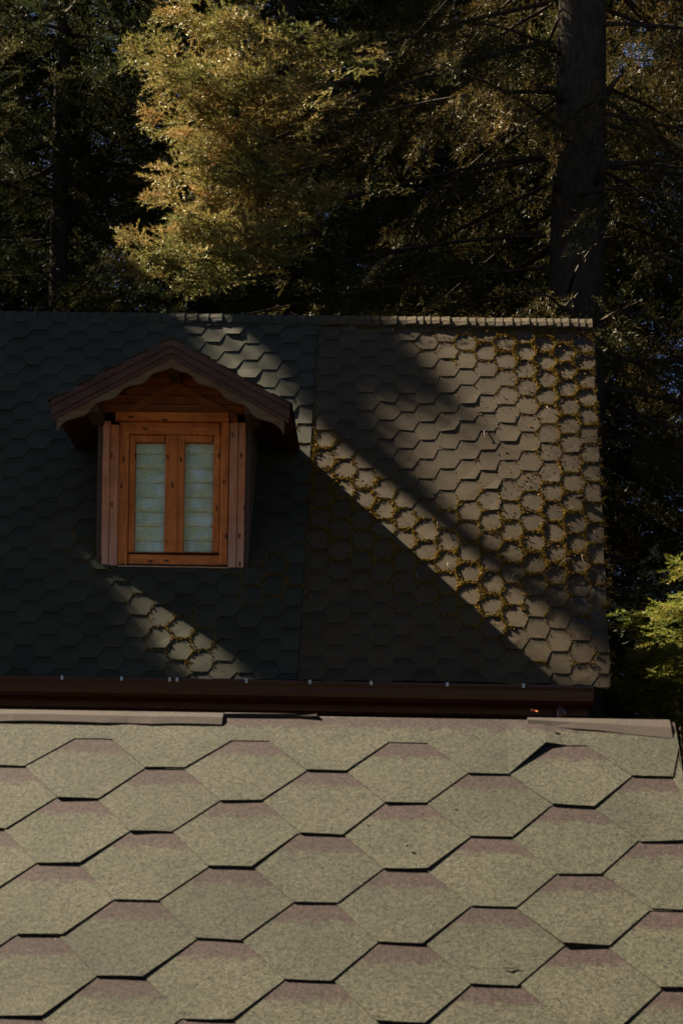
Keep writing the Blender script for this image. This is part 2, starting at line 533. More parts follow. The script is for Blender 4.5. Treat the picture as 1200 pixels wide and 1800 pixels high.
def shingles(pl, e, u_off, par, k0, k1, umin, umax, gap, curl, jit, seed, v_end=None, verge=None, base_lift=0.0, wob=.004, vtop=-9, hole=None, lift_at=None, hf=.125):
    """courses of three-tab hexagonal strips; every course lies on the one below it"""
    r = np.random.default_rng(seed)
    V, F, UV, TABS, TONE = [], [], [], [], []
    sig = gap / e
    q = PITCH / 8 * 2 / 2                        # half a flat = pitch/8

    def lim(u, v):
        hi = umax if verge is None else verge(v)
        return min(max(u, umin), hi)

    for k in range(k0, k1 + 1):
        ph = u_off + (0 if (k + par) % 2 == 0 else .5) * PITCH
        i0 = math.floor((umin - ph) / PITCH) - 1
        i1 = math.ceil((umax - ph) / PITCH) + 1
        low = k * e

        def H(v, extra=0.0):
            return (v - low) * sig + .006 + 2 * gap + base_lift + extra

        for i in range(i0, i1 + 1):
            c = ph + i * PITCH
            if c < umin - PITCH or c > umax + PITCH:
                continue
            ju, jv = r.normal(0, jit, 2)
            cl = abs(r.normal(0, curl)); cr = abs(r.normal(0, curl))
            tl = r.normal(0, jit * .6)
            tn = r.normal(0, 1)
            if r.random() < .10:
                cl += abs(r.normal(0, curl * 2.2)); cr += abs(r.normal(0, curl * 2.2))
            lift = 0.0
            if lift_at and k == lift_at[0] and abs(c - lift_at[1] * PITCH) < .05:
                lift = lift_at[2]
            # columns: left notch mid, left notch corner, tab left corner, tab right, right notch corner, right notch mid
            us = [c - PITCH / 2, c - PITCH * (.5 - hf) + jit * r.normal(), c - PITCH * hf + ju, c + PITCH * hf + ju, c + PITCH * (.5 - hf) + jit * r.normal(), c + PITCH / 2]
            vt = low - 2.35 * e
            vm = low - e
            vl = min(low, v_end) if v_end else low
            rows_t = [vt] * 6
            vn = [vm + r.normal(0, jit * .5) for _ in range(6)]
            vb = [None, None, vl + jv + tl, vl + jv - tl, None, None]
            base = len(V)

            def put(u, v, ex=0.0, dz=0.0):
                uu = lim(u, v)
                v = max(v, vtop)
                V.append(pl.pt(uu, v, H(v, ex) + dz)); UV.append((uu, (v - (low - 2 * e)) / (2 * e))); TONE.append(tn)
                return len(V) - 1
            T = [put(us[j], vt) for j in range(6)]
            B = [put(us[j], min(vn[j], v_end) if v_end else vn[j], lift if j == 4 else 0) for j in range(6)]
            C = [put(us[2], vb[2], cl), put(us[3], vb[3], cr)]
            mid = [put(us[2] * .5 + us[3] * .5, (vb[2] + vb[3]) / 2 + r.normal(0, jit * .3), (cl + cr) * .5)]
            dd = -(2.2 * gap + curl)
            Tn = [put(us[j], min(vn[j], v_end) if v_end else vn[j], 0, -gap * 1.5) for j in (0, 1)]
            D = [put(us[2], vb[2], cl, dd), put((us[2] + us[3]) / 2, (vb[2] + vb[3]) / 2, (cl + cr) * .5, dd), put(us[3], vb[3], cr, dd)]
            Tn2 = [put(us[j], min(vn[j], v_end) if v_end else vn[j], 0, -gap * 1.5) for j in (4, 5)]
            for j in range(5):
                F.append((T[j], B[j], B[j + 1], T[j + 1]))
            F.append((B[1], C[0], B[2])); F.append((B[2], C[0], mid[0], C[1], B[3])); F.append((B[3], C[1], B[4]))
            F.append((B[0], Tn[0], Tn[1], B[1])); F.append((B[1], Tn[1], D[0], C[0]))
            F.append((C[0], D[0], D[1], mid[0])); F.append((mid[0], D[1], D[2], C[1]))
            F.append((C[1], D[2], Tn2[0], B[4])); F.append((B[4], Tn2[0], Tn2[1], B[5]))
            TABS.append((c, low, us[1], us[2], us[3], us[4], vm, vl + jv))
    V = np.array(V)
    if hole:
        F = [f for f in F if not hole(UV[f[0]][0], (V[f[0]] - pl.o) @ pl.dv) or not all(hole(UV[i][0], (V[i] - pl.o) @ pl.dv) for i in f)]
    # gentle sag of the deck
    if wob:
        hgt = wob * (np.sin(V[:, 0] * 1.9 + 1) + np.sin(V[:, 2] * 2.3 + V[:, 0] * .7)) * .5
        V = V + hgt[:, None] * pl.n
    TONES[id(TABS)] = TONE
    return V, F, np.array(UV), TABS


def far_verge(v):
    return .594 - .0150 * (v + .28) + .006 * math.sin(v * 9.0) - .012 * ((v / E_F) % 1.0)


SEAM = -1.788
house = thing("house", "timber house with a dark mossy hexagonal shingle roof and a wooden dormer window", "house", (-2.0, 17.4, 0))
RV = -.285
U_HOLE = (-3.31, -2.25)
HOLE = lambda u, v: U_HOLE[0] < u < U_HOLE[1] and .88 < v < 2.74
V1, F1, UV1, TABS_R = shingles(FAR, E_F, 0.0, 0, -2, 35, SEAM, .62, .0020, .0012, .006, 11, verge=far_verge, hf=.178, wob=.012, vtop=RV, v_end=4.0)
V2, F2, UV2, TABS_L = shingles(FAR, E_F, 0.0, 0, -2, 35, -7.2, SEAM + .012, .0026, .002, .0035, 12, base_lift=.006, hf=.178, wob=.010, vtop=RV - E_F * .55, hole=lambda u, v: HOLE(u, v + E_F * .55), v_end=4.0 - E_F * .55)
# left half-shift: tips of odd half courses sit half a course lower than in the old patch
roof = mk("roof", V1, F1, M['far'], house, uv=UV1, attrs={"tone": TONES[id(TABS_R)]})
roof_l = mk("roof_patch", V2 + FAR.dv * E_F * .55, F2, M['far_left'], house, uv=UV2, attrs={"tone": TONES[id(TABS_L)]})
roof_l['label'] = "newer green-grey shingle patch left of the seam"
# deck, back slope, verge board under the shingles
mb = MB()
P = lambda u, v, h: tuple(FAR.pt(u, v, h))
def slab(u0, u1, v0, v1):
    a = [P(u0, v0, -.002), P(u1, v0, -.002), P(u1, v1, -.002), P(u0, v1, -.002)]
    b = [P(u0, v0, -.09), P(u1, v0, -.09), P(u1, v1, -.09), P(u0, v1, -.09)]
    return a + b


SLF = [(0, 1, 2, 3), (7, 6, 5, 4), (0, 4, 5, 1), (1, 5, 6, 2), (2, 6, 7, 3), (3, 7, 4, 0)]
mb.add(slab(-7.2, U_HOLE[0], RV, 3.96), SLF)
mb.add(slab(U_HOLE[0], U_HOLE[1], RV, .84), SLF)
mb.add(slab(U_HOLE[0], U_HOLE[1], 2.77, 3.96), SLF)
mb.add(slab(U_HOLE[1], .50, RV, 3.96), SLF)
ry = FAR.pt(0, RV)[1]
a0, a1, a2, a3, b0, b1, b2, b3 = slab(-7.2, .50, RV, 3.96)
mb2 = [(x, 2 * ry - y + .004, z) for x, y, z in (a0, a1, a2, a3, b0, b1, b2, b3)]
mb.add(mb2, [(3, 2, 1, 0), (4, 5, 6, 7), (1, 5, 4, 0), (2, 6, 5, 1), (3, 7, 6, 2), (0, 4, 7, 3)])
mb.build("roof_deck", M['deck'], house)
# walls below
ez = FAR.pt(0, 3.99)[2]
mb = MB()
wy0 = FAR.pt(0, 3.99)[1] + .45
wy1 = 2 * ry - wy0
nb = 18
for i in range(nb):
    z0 = i * (ez + .25) / nb
    z1 = (i + 1) * (ez + .25) / nb - .012
    mb.box(-6.9, 1.25, wy0 + (.006 if i % 2 else 0), wy1, z0, z1)
# gable ends
for x0, x1 in ((-6.88, -6.75), (1.08, 1.22)):
    zt = FAR.pt(0, RV)[2] - .16
    n0 = len(mb.V)
    zb = ez + .2
    mb.add([(x0, wy0 + .02, zb), (x0, wy1 - .02, zb), (x0, ry, zt), (x1, wy0 + .02, zb), (x1, wy1 - .02, zb), (x1, ry, zt)],
           [(0, 1, 2), (5, 4, 3), (0, 2, 5, 3), (2, 1, 4, 5), (1, 0, 3, 4)])
mb.build("wall", M['wall'], house)
# eaves soffit and fascia
mb = MB()
mb.box(-7.1, 1.48, wy0 - .42, wy0 - .001, ez - .11, ez - .085)
mb.box(-7.1, 1.48, wy0 - .45, wy0 - .425, ez - .22, ez - .05)
mb.build("fascia", M['fascia'], house)
# ridge cap: overlapping bent pieces
def ridge_cap(u0, u1, step, seed, front, rise, mat, name, parent):
    r = np.random.default_rng(seed)
    m = MB()
    u = u1
    rp = lambda u, a, h: FAR.pt(u, RV, 0) + a * FAR.dv * 1.0 + h * FAR.n
    k = 0
    while u > u0:
        wd = step * r.uniform(.8, 1.2)
        hh = rise * r.uniform(.75, 1.25)
        fl = front * r.uniform(.85, 1.1)
        x0, x1 = u - wd - .035, u
        zt = FAR.pt(0, RV)[2] + .030
        V = []
        for uu, lift in ((x0, -.003), (x1, .006 + r.uniform(0, .006))):
            apex = FAR.pt(uu, RV, 0) + np.array([0, .0, .034 + lift])
            fr = FAR.pt(uu, RV + fl, hh + lift)
            bk = np.array([fr[0], 2 * ry - fr[1], fr[2]])
            fm = apex * .45 + fr * .55 + FAR.n * .006
            bm = np.array([fm[0], 2 * ry - fm[1], fm[2]])
            th = np.array([0, 0, -.014])
            V += [fr, fm, apex, bm, bk, fr + th, fm + th, apex + th, bm + th, bk + th]
        F = []
        for j in range(4):
            F += [(j, j + 10, j + 11, j + 1), (j + 5, j + 6, j + 16, j + 15), (j + 10, j + 15, j + 16, j + 11), (j, j + 1, j + 6, j + 5)]
        F += [(0, 5, 15, 10), (4, 14, 19, 9)]
        m.add(V, F)
        u -= wd
        k += 1
    uvs = np.array([(v[0], .7) for v in m.V])
    return mk(name, m.V, m.F, mat, parent, uv=uvs)


ridge_cap(-1.75, .585, .073, 3, .085, .026, M['far'], "ridge_cap", house)
rc = ridge_cap(-7.1, -1.75, .10, 4, .075, .020, M['far_left'], "ridge_cap", house)
# gutter: an open half-round trough
gy, gz0 = FAR.pt(0, 3.99)[1] - .075, ez - .035
mb = MB()
prof = []
ns = 10
for i in range(ns + 1):
    th = math.pi * (1 + i / ns)
    prof.append((gy + .085 * math.cos(th), gz0 - .03 + .115 * math.sin(th)))
prof_o = [(gy - .098, gz0 + .012), (gy - .098, gz0 - .004)] + prof + [(gy + .085, gz0 + .02)]
inner = [(gy + .077, gz0 + .02)] + [(gy + .077 * math.cos(math.pi * (2 - i / ns)), gz0 - .03 + .105 * math.sin(math.pi * (2 - i / ns))) for i in range(ns + 1)] + [(gy - .080, gz0 - .004), (gy - .085, gz0 + .012)]
full = prof_o + inner
gx0, gx1 = -7.1, 1.50
Vg = [(gx0, y, z) for y, z in full] + [(gx1, y - .0, z) for y, z in full]
nf = len(full)
Fg = [(i, (i + 1) % nf, (i + 1) % nf + nf, i + nf) for i in range(nf)]
mb.add(Vg, Fg)
# end plate
ep = [(gy - .096, gz0 + .008)] + prof + [(gy + .083, gz0 + .015)]
mb.add([(gx1 - .006, y, z) for y, z in ep] + [(gx1 + .004, y, z) for y, z in ep],
       [tuple(range(len(ep))), tuple(range(2 * len(ep) - 1, len(ep) - 1, -1))] + [(i, i + len(ep), (i + 1) % len(ep) + len(ep), (i + 1) % len(ep)) for i in range(len(ep))])
gutter = mb.build("gutter", M['gutter'], house)
# the gutter falls slightly to the right, as the straps across it show
for px in (108, 212, 296, 309, 430, 541, 648, 781, 914):
    p = at_y(px, 1193, gy - .03)
    m = MB()
    x = p[0]
    m.box(x - .009, x + .009, gy - .10, gy + .10, gz0 + .013, gz0 + .0175)
    m.box(x - .009, x + .009, gy - .104, gy - .1, gz0 - .012, gz0 + .0175)
    m.V = [(vx + (vy - gy) * random.uniform(-.02, -.25) * 0 - (vy - gy) * .18, vy, vz) for vx, vy, vz in m.V]
    m.build("strap", M['metal'], gutter)
# downpipe
px0, px1 = at_y(972, 1245, gy + .02), at_y(998, 1245, gy + .02)
mb = MB()
xc = (px0[0] + px1[0]) / 2
mb.tube([(xc, gy, gz0 - .12), (xc, gy + .02, gz0 - .2), (xc, wy0 - .06, gz0 - .55), (xc, wy0 - .06, .05)], .045, 10)
mb.build("downpipe", M['gutter'], house, smooth=True)

# ------------------------------------------------------------------ dormer
YW = 14.275
YB = 13.88
T1 = lambda zx, zy: (60 + zx / 2.4, 560 + zy / 2.4)


def xz(zx, zy, Y):
    p = at_y(*T1(zx, zy), Y)
    return p[0], p[2]


mb = MB()
apx, apz = at_y(302, 598, YB)[0], at_y(302, 598, YB)[2]
hw = (at_y(509, 711, YB)[0] - at_y(92, 710, YB)[0]) / 2
drop = apz - (at_y(509, 711, YB)[2] + at_y(92, 710, YB)[2]) / 2
# dormer carcass: side walls reaching back into the roof
xl, xr = at_y(170, 900, YW)[0], at_y(438, 900, YW)[0]
zbase = at_y(300, 1003, YW)[2]
ztop = apz - .30


def side(x0, x1, nm):
    m = MB()
    yb = 15.26
    m.add([(x0, YW + .012, zbase - .02), (x0, yb, zbase - .02), (x0, yb, ztop + .05), (x0, YW + .012, ztop + .05),
           (x1, YW + .012, zbase - .02), (x1, yb, zbase - .02), (x1, yb, ztop + .05), (x1, YW + .012, ztop + .05)],
          [(0, 1, 2, 3), (7, 6, 5, 4), (0, 3, 7, 4), (1, 5, 6, 2), (3, 2, 6, 7), (0, 4, 5, 1)])
    return m


# back wall core first so the dormer is one part with sub-parts
core = MB()
core.prism([(xl + .055, zbase), (xr - .055, zbase), (xr - .055, ztop), (apx, apz - .07), (xl + .055, ztop)], 15.02, 15.06)
dormer = core.build("dormer", M['room'], house)
side(xl, xl + .05, '').build("side_wall", M['side'], dormer)
side(xr - .05, xr, '').build("side_wall", M['side'], dormer)
# roof of the dormer with a slight shingle lip
m = MB()
for sgn in (-1, 1):
    x1 = apx + sgn * hw
    z1 = apz - drop
    t = .030
    V = []
    for yy in (YB - .035, 15.52):
        V += [(apx, yy, apz + .010), (x1, yy, z1 + .010), (x1 + sgn * .012, yy, z1 - .035), (apx, yy, apz - .05)]
    m.add(V, [(0, 1, 2, 3), (7, 6, 5, 4), (0, 4, 5, 1), (1, 5, 6, 2), (2, 6, 7, 3)] if sgn > 0 else [(3, 2, 1, 0), (4, 5, 6, 7), (1, 5, 4, 0), (2, 6, 5, 1), (3, 7, 6, 2)])
mk("dormer_roof", m.V, m.F, M['fascia'], dormer)
# shingle skin on the dormer roof
m = MB()
slope = drop / hw
for sgn in (-1, 1):
    ncs = 9
    for c in range(ncs):
        d0 = c * hw / ncs - .03 if c else 0
        d1 = (c + 1) * hw / ncs + (.022 if c == ncs - 1 else 0)
        for j in range(14):
            ya = YB - .05 + j * .16 + (.08 if c % 2 else 0) + random.uniform(-.006, .006)
            yb_ = ya + .157
            if ya > 15.42:
                continue
            ya = max(ya, YB - .045 - random.uniform(0, .01))
            h0, h1 = .014, .020 + random.uniform(0, .004)
            V = [(apx + sgn * d0, ya, apz - d0 * slope + h0), (apx + sgn * d1, ya, apz - d1 * slope + h1), (apx + sgn * d1, yb_, apz - d1 * slope + h1), (apx + sgn * d0, yb_, apz - d0 * slope + h0)]
            V += [(x, y, z - .009) for x, y, z in V]
            f = [(0, 1, 2, 3), (0, 4, 5, 1), (1, 5, 6, 2), (7, 6, 5, 4), (3, 7, 4, 0)]
            m.add(V, f if sgn > 0 else [tuple(reversed(q_)) for q_ in f])
mk("dormer_shingles", m.V, m.F, M['far_left'], dormer, uv=np.array([(v[1], .6) for v in m.V]))
# bargeboards: a fascia board, a slim moulding and a scalloped board on each slope
Z7 = lambda zx, zy: (80 + zx / 5, 580 + zy / 5)
low_edge = [(1118, 322), (1085, 338), (1040, 356), (990, 366), (950, 380), (918, 402), (898, 432), (868, 460), (812, 480), (742, 490), (692, 510), (656, 545), (630, 580), (580, 605), (505, 624), (450, 642), (412, 680), (380, 720), (338, 750), (285, 766), (240, 776), (182, 798), (140, 830), (100, 888)]
lo = []
for a_, b_ in low_edge:
    p = at_y(*Z7(a_, b_), YB)
    lo.append((p[0] - apx, p[2] - apz))
lo[0] = (0.0, lo[0][1])
topline = lambda x: -abs(x) * slope
for sgn in (-1, 1):
    pl_ = [(sgn * abs(x), z) for x, z in lo]
    xe = abs(lo[-1][0])
    top = [(sgn * xe, topline(xe) - .10), (0.0, -.10)]
    poly = [(apx + x, apz + z) for x, z in pl_ + top]
    if sgn < 0:
        poly = poly[::-1]
    m = MB(); m.prism(poly, YB, YB + .026)
    m.build("bargeboard", M['barge'], dormer)
    m = MB()
    xe2 = hw + .004
    q_ = [(0, -.006), (sgn * xe2, topline(xe2) - .006), (sgn * (xe2 - .006), topline(xe2) - .098), (0, -.098)]
    q_ = [(apx + x, apz + z) for x, z in q_]
    if sgn > 0:
        q_ = q_[::-1]
    m.prism(q_, YB - .022, YB + .02)
    m.build("fascia_board", M['fascia'], dormer)
    m = MB()
    q_ = [(0, -.098), (sgn * (xe2 - .010), topline(xe2) - .092), (sgn * (xe2 - .012), topline(xe2) - .128), (0, -.132)]
    q_ = [(apx + x, apz + z) for x, z in q_]
    if sgn > 0:
        q_ = q_[::-1]
    m.prism(q_, YB - .010, YB - .0005)
    m.build("moulding", M['fascia'], dormer)
# purlin ends holding the barge boards
for sx, hz0, hz1 in ((-.60, -.53, -.435), (.60, -.53, -.435), (0, -.20, -.085)):
    m = MB()
    m.box(apx + sx - .045, apx + sx + .045, YB + .03, YW + .01, apz + hz0, apz + hz1, .006)
    m.build("purlin", M['side'], dormer)
# gable panel of horizontal boards with a trim along the slopes
m = MB()
gx0_, gz_lo = xz(290, 392, YW)
gx1_, _ = xz(890, 392, YW)
nbd = 5
zt = apz - .075
for i in range(nbd):
    z0 = gz_lo + (zt - gz_lo) * i / nbd
    z1 = gz_lo + (zt - gz_lo) * (i + 1) / nbd - .006
    wa = min((apz - .05 - z0) / slope, .58)
    wb = min((apz - .05 - z1) / slope, .58)
    m.prism([(apx - wa, z0), (apx + wa, z0), (apx + wb, z1), (apx - wb, z1)], YW + .01 + .002 * (i % 2), YW + .04)
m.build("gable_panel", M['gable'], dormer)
for sgn in (-1, 1):
    m = MB()
    x0_, z0_ = .03, -.215
    q_ = [(sgn * .0, -.19), (sgn * .47, -.19 - .47 * slope), (sgn * .47, -.255 - .47 * slope), (sgn * .0, -.255)]
    q_ = [(apx + x, apz + z) for x, z in q_]
    if sgn > 0:
        q_ = q_[::-1]
    m.prism(q_, YW - .008, YW + .009)
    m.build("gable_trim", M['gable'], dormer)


def board(name, zx0, zx1, zy0, zy1, y0, y1, mat, parent, bev=.004):
    x0, z1 = xz(zx0, zy0, y0)
    x1, z0 = xz(zx1, zy1, y0)
    xa, _ = xz(zx0, zy1, y0); xb, _ = xz(zx1, zy0, y0)
    x0 = (x0 + xa) / 2; x1 = (x1 + xb) / 2
    mm = MB(); mm.box(min(x0, x1), max(x0, x1), y0, y1, min(z0, z1), max(z0, z1), bev)
    return mm.build(name, mat, parent)


board("lintel", 343, 822, 390, 435, YW - .022, YW + .05, M['orange'], dormer)
for a_, b_, d_ in ((288, 319, 0.0), (321, 354, -.006)):
    board("corner_board", a_, b_, 430 if d_ == 0 else 446, 1041, YW - .012 + d_, YW + .05, M['weather_v'], dormer)
for a_, b_, d_ in ((822, 856, -.006), (858, 888, 0.0)):
    board("corner_board", a_, b_, 437, 1050, YW - .012 + d_, YW + .05, M['weather_v'], dormer)
# window frame of four members as one mesh
m = MB()


def fb(m, zx0, zx1, zy0, zy1, y0, y1, bev=.004):
    x0, z1 = xz(zx0, (zy0 + zy1) / 2, y0)[0], xz((zx0 + zx1) / 2, zy0, y0)[1]
    x1, z0 = xz(zx1, (zy0 + zy1) / 2, y0)[0], xz((zx0 + zx1) / 2, zy1, y0)[1]
    m.box(x0, x1, y0, y1, z0, z1, bev)


for fa, fb_, fc, fd, fy, nm_, mt_ in ((356, 398, 437, 1038, .004, "frame_stile", 'orange_v'), (784, 819, 437, 1038, .004, "frame_stile", 'orange_v'),
                                     (399, 783, 438, 489, .006, "frame_rail", 'orange'), (399, 783, 996, 1037, .006, "frame_rail", 'orange')):
    m1 = MB(); fb(m1, fa, fb_, fc, fd, YW + fy, YW + .09)
    m1.build(nm_, M[mt_], dormer)
board("window_sill", 352, 820, 1040, 1053, YW - .024, YW + .06, M['sill'], dormer)
board("sill_bead", 398, 780, 988, 995, YW - .006, YW + .05, M['side'], dormer, 0)
for (s0, g0, g1, s1) in ((400, 426, 551, 590), (600, 632, 754, 782)):
    ms = MB()
    ysl = YW + .016
    fb(ms, s0, g0, 491, 987, ysl, YW + .075)
    fb(ms, g1, s1, 491, 987, ysl, YW + .075)
    ms2 = MB()
    fb(ms2, g0 + .5, g1 - .5, 492, 521, ysl + .003, YW + .075)
    fb(ms2, g0 + .5, g1 - .5, 984, 987, ysl + .003, YW + .075, 0)
    ms.add(ms2.V, ms2.F)
    ms.build("window_sash", M['orange_v'], dormer)
    x0, z1 = xz(g0, 519, YW + .045); x1, z0 = xz(g1, 987, YW + .045)
    mg = MB(); mg.box(x0 - .004, x1 + .004, YW + .045, YW + .050, z0 - .004, z1 + .004)
    mg.build("window_pane", M['glass'], dormer)
    # pleated blind just behind the pane
    mbld = MB()
    npl = 8
    H_ = z1 - z0 + .04
    prof_b = []
    for i in range(npl):
        zz = z1 + .02 - i * H_ / npl
        prof_b += [(YW + .085, zz), (YW + .062, zz - H_ / npl * .72), (YW + .070, zz - H_ / npl * .93), (YW + .087, zz - H_ / npl * .995)]
    V, F = [], []
    for x in (x0 - .03, x1 + .03):
        V += [(x, y, z) for y, z in prof_b]
    nn = len(prof_b)
    F = [(i, i + 1, i + 1 + nn, i + nn) for i in range(nn - 1)]
    mbld.add(V, F)
    mbld.build("blind", M['blind'], dormer)
# meeting bead between the sashes
board("meeting_bead", 588, 602, 492, 987, YW + .008, YW + .06, M['orange_v'], dormer, .003)
# dark strip under the sill, standing in for the shadowed roof there
m = MB()
m.box(xl + .02, xr - .02, YW - .004, YW + .02, zbase - .06, zbase + .012)
m.build("sill_shadow_strip", M['side'], dormer)

# ------------------------------------------------------------------ near house
nroot = np.array([.3, 5.6, 0])
shed = thing("house", "nearest house showing only a sunlit olive hexagonal shingle roof with a worn ridge", "house", tuple(nroot))


RN = -.100


def near_verge(v):
    return 1.232 + .004 * math.sin(v * 40) - .02 * ((v / E_N + .15) % 1.0) * 0


V3, F3, UV3, TABS_N = shingles(NEAR, E_N, 0.0, 0, 1, 12, -2.6, 1.24, .0014, .0012, .0022, 21, verge=near_verge, wob=.004, vtop=RN, lift_at=(1, 2.5, .006))
# lift one tab corner so that its shadow opens up
nroof = mk("roof", V3, F3, M['near'], shed, uv=UV3, attrs={"tone": TONES[id(TABS_N)]})
# top strip above the first notches
mbt = MB()
Q = lambda u, v, h: tuple(NEAR.pt(u, v, h))
mb = MB()
a = [Q(-2.6, RN, 0), Q(1.21, RN, 0), Q(1.20, 1.28, 0), Q(-2.6, 1.28, 0)]
b = [Q(-2.6, RN, -.08), Q(1.21, RN, -.08), Q(1.20, 1.28, -.08), Q(-2.6, 1.28, -.08)]
mb.add(a + b, [(0, 1, 2, 3), (7, 6, 5, 4), (1, 5, 6, 2), (2, 6, 7, 3), (3, 7, 4, 0)])
nd = np.array([-NEAR.dv[0], -NEAR.dv[1], NEAR.dv[2]])
bk = lambda u, v, h: tuple(NEAR.pt(u, RN, 0) + (v - RN) * nd + np.array([0, 0, h]))
a = [bk(-2.6, RN, 0.0), bk(1.21, RN, 0.0), bk(1.21, 1.28, 0), bk(-2.6, 1.28, 0)]
b = [bk(-2.6, RN, -.08), bk(1.21, RN, -.08), bk(1.21, 1.28, -.08), bk(-2.6, 1.28, -.08)]
mb.add(a + b, [(3, 2, 1, 0), (4, 5, 6, 7), (2, 6, 5, 1), (3, 7, 6, 2), (0, 4, 7, 3)])
mb.build("roof_deck", M['deck'], shed)
# back slope shingles as plain courses
m = MB()
for c in range(10):
    v0, v1 = RN + .02 + c * .12, RN + .02 + (c + 1) * .12 + .02
    for j in range(12):
        u0 = -2.6 + j * .32; u1 = min(u0 + .318, 1.22)
        V = [np.array(bk(u0, v0, .006)), np.array(bk(u1, v0, .006)), np.array(bk(u1, v1, .012)), np.array(bk(u0, v1, .012))]
        V += [p - np.array([0, 0, .008]) for p in V]
        m.add(V, [(3, 2, 1, 0), (2, 3, 7, 6), (4, 5, 6, 7), (1, 2, 6, 5), (0, 4, 7, 3)])
mk("back_slope", m.V, m.F, M['near'], shed, uv=np.array([(v[0], .6) for v in m.V]))


def near_cap(u0, u1, f0, f1, hh, seed, worn=False):
    """bent strip over the ridge, front lip f0..f1 down the slope"""
    r = np.random.default_rng(seed)
    m = MB()
    nseg = max(4, int((u1 - u0) / .05))
    rows = []
    for i in range(nseg + 1):
        u = u0 + (u1 - u0) * i / nseg
        f = f0 + (f1 - f0) * i / nseg + r.normal(0, .0015)
        lift = hh + r.normal(0, .0008)
        ap = NEAR.pt(u, RN, 0) + np.array([0, 0, .009 + hh * .6])
        fr = NEAR.pt(u, RN + f, lift + .0055)
        fm = ap * .5 + fr * .5 + NEAR.n * .003
        bb = np.array(bk(u, RN + f + .02, .02))
        th = np.array([0, 0, -.0055])
        rows.append([fr, fm, ap, bb, fr + th - NEAR.n * .003, fm + th, ap + th, bb + th])
    V = [p for rw in rows for p in rw]
    F = []
    for i in range(nseg):
        k = i * 8
        F += [(k + j, k + 8 + j, k + 9 + j, k + 1 + j) for j in range(3)]
        F += [(k + 4 + j, k + 5 + j, k + 13 + j, k + 12 + j) for j in range(3)]
        F += [(k, k + 4, k + 12, k + 8), (k + 3, k + 11, k + 15, k + 7)]
    for k in (0, nseg * 8):
        F += [(k, k + 1, k + 5, k + 4), (k + 1, k + 2, k + 6, k + 5), (k + 2, k + 3, k + 7, k + 6)]
    return V, F


Vc, Fc = near_cap(-2.6, .268, .036, .040, .0022, 1)
mk("ridge_cap", Vc, Fc, M['near_cap'], shed, uv=np.array([(v[0], .7) for v in Vc]))
Vc, Fc = near_cap(.92, 1.222, .018, .066, .0028, 2)
mk("ridge_cap", Vc, Fc, M['near_cap'], shed, uv=np.array([(v[0], .7) for v in Vc]))
Vc, Fc = near_cap(.27, .47, .004, .007, .003, 3)
mk("ridge_cap", Vc, Fc, M['near_cap'], shed, uv=np.array([(v[0], .7) for v in Vc]))
Vc, Fc = near_cap(.25, .93, .016, .016, -.006, 5)
o = mk("worn_edge", Vc, Fc, M['worn'], shed, uv=np.array([(v[0], .7) for v in Vc]))
# top course sheet that runs under the caps
m = MB()
nt_ = 40
V = []
for i in range(nt_ + 1):
    u = -2.6 + 3.83 * i / nt_
    V += [NEAR.pt(u, RN + .002, .0155), NEAR.pt(u, RN + .03, .0140)]
# walls of the near house
mb = MB()
c0 = NEAR.pt(-2.5, 1.2, -.08); c1 = NEAR.pt(1.1, 1.2, -.08)
ryN = NEAR.pt(0, RN)[1]
wz = c0[2] - .02
mb.box(-2.9, .42, c0[1] + .05, 2 * ryN - c0[1] - .1, 0, wz)
zt = NEAR.pt(0, RN)[2] - .12
for x0, x1 in ((-2.88, -2.8), (.30, .40)):
    ya, yb_ = c0[1] + .06, 2 * ryN - c0[1] - .12
    mb.add([(x0, ya, wz - .01), (x0, yb_, wz - .01), (x0, ryN, zt), (x1, ya, wz - .01), (x1, yb_, wz - .01), (x1, ryN, zt)],
           [(0, 1, 2), (5, 4, 3), (0, 2, 5, 3), (2, 1, 4, 5)])
mb.build("wall", M['wall'], shed)

# ------------------------------------------------------------------ moss and litter on the far roof
def tuft_template(seed, nl=11):
    r = np.random.default_rng(seed)
    V, F = [], []
    for i in range(nl):
        th = r.uniform(0, 2 * math.pi); ph = r.uniform(.15, 1.35)
        d = np.array([math.cos(th) * math.cos(ph), math.sin(th) * math.cos(ph), math.sin(ph)])
        c = d * r.uniform(.35, .8)
        a = np.cross(d, r.normal(0, 1, 3)); a /= np.linalg.norm(a)
        b_ = np.cross(d, a)
        s1, s2 = r.uniform(.28, .5), r.uniform(.2, .4)
        k = len(V)
        V += [c - a * s1, c + b_ * s2 + d * .12, c + a * s1, c - b_ * s2 + d * .12]
        F += [(k, k + 1, k + 2, k + 3)]
    return np.array(V), np.array(F)


def scatter(templates, pos, frames, scale, tint, r):
    """stack copies of templates; frames (n,3,3) rows = local axes"""
    Vs, Fs, Ts = [], [], []
    off = 0
    which = r.integers(0, len(templates), len(pos))
    for ti, (TV, TF) in enumerate(templates):
        idx = np.nonzero(which == ti)[0]
        if len(idx) == 0:
            continue
        sc_ = scale[idx]
        if sc_.ndim == 1:
            sc_ = sc_[:, None]
        v = np.einsum('nkj,njm->nkm', TV[None] * sc_[:, None, :], frames[idx]) + pos[idx][:, None, :]
        nk = len(TV)
        f = TF[None] + (np.arange(len(idx)) * nk)[:, None, None] + off
        Vs.append(v.reshape(-1, 3)); Fs.append(f.reshape(-1, TF.shape[1])); Ts.append(np.repeat(tint[idx], nk))
        off += len(idx) * nk
    return np.concatenate(Vs), np.concatenate(Fs), np.concatenate(Ts)


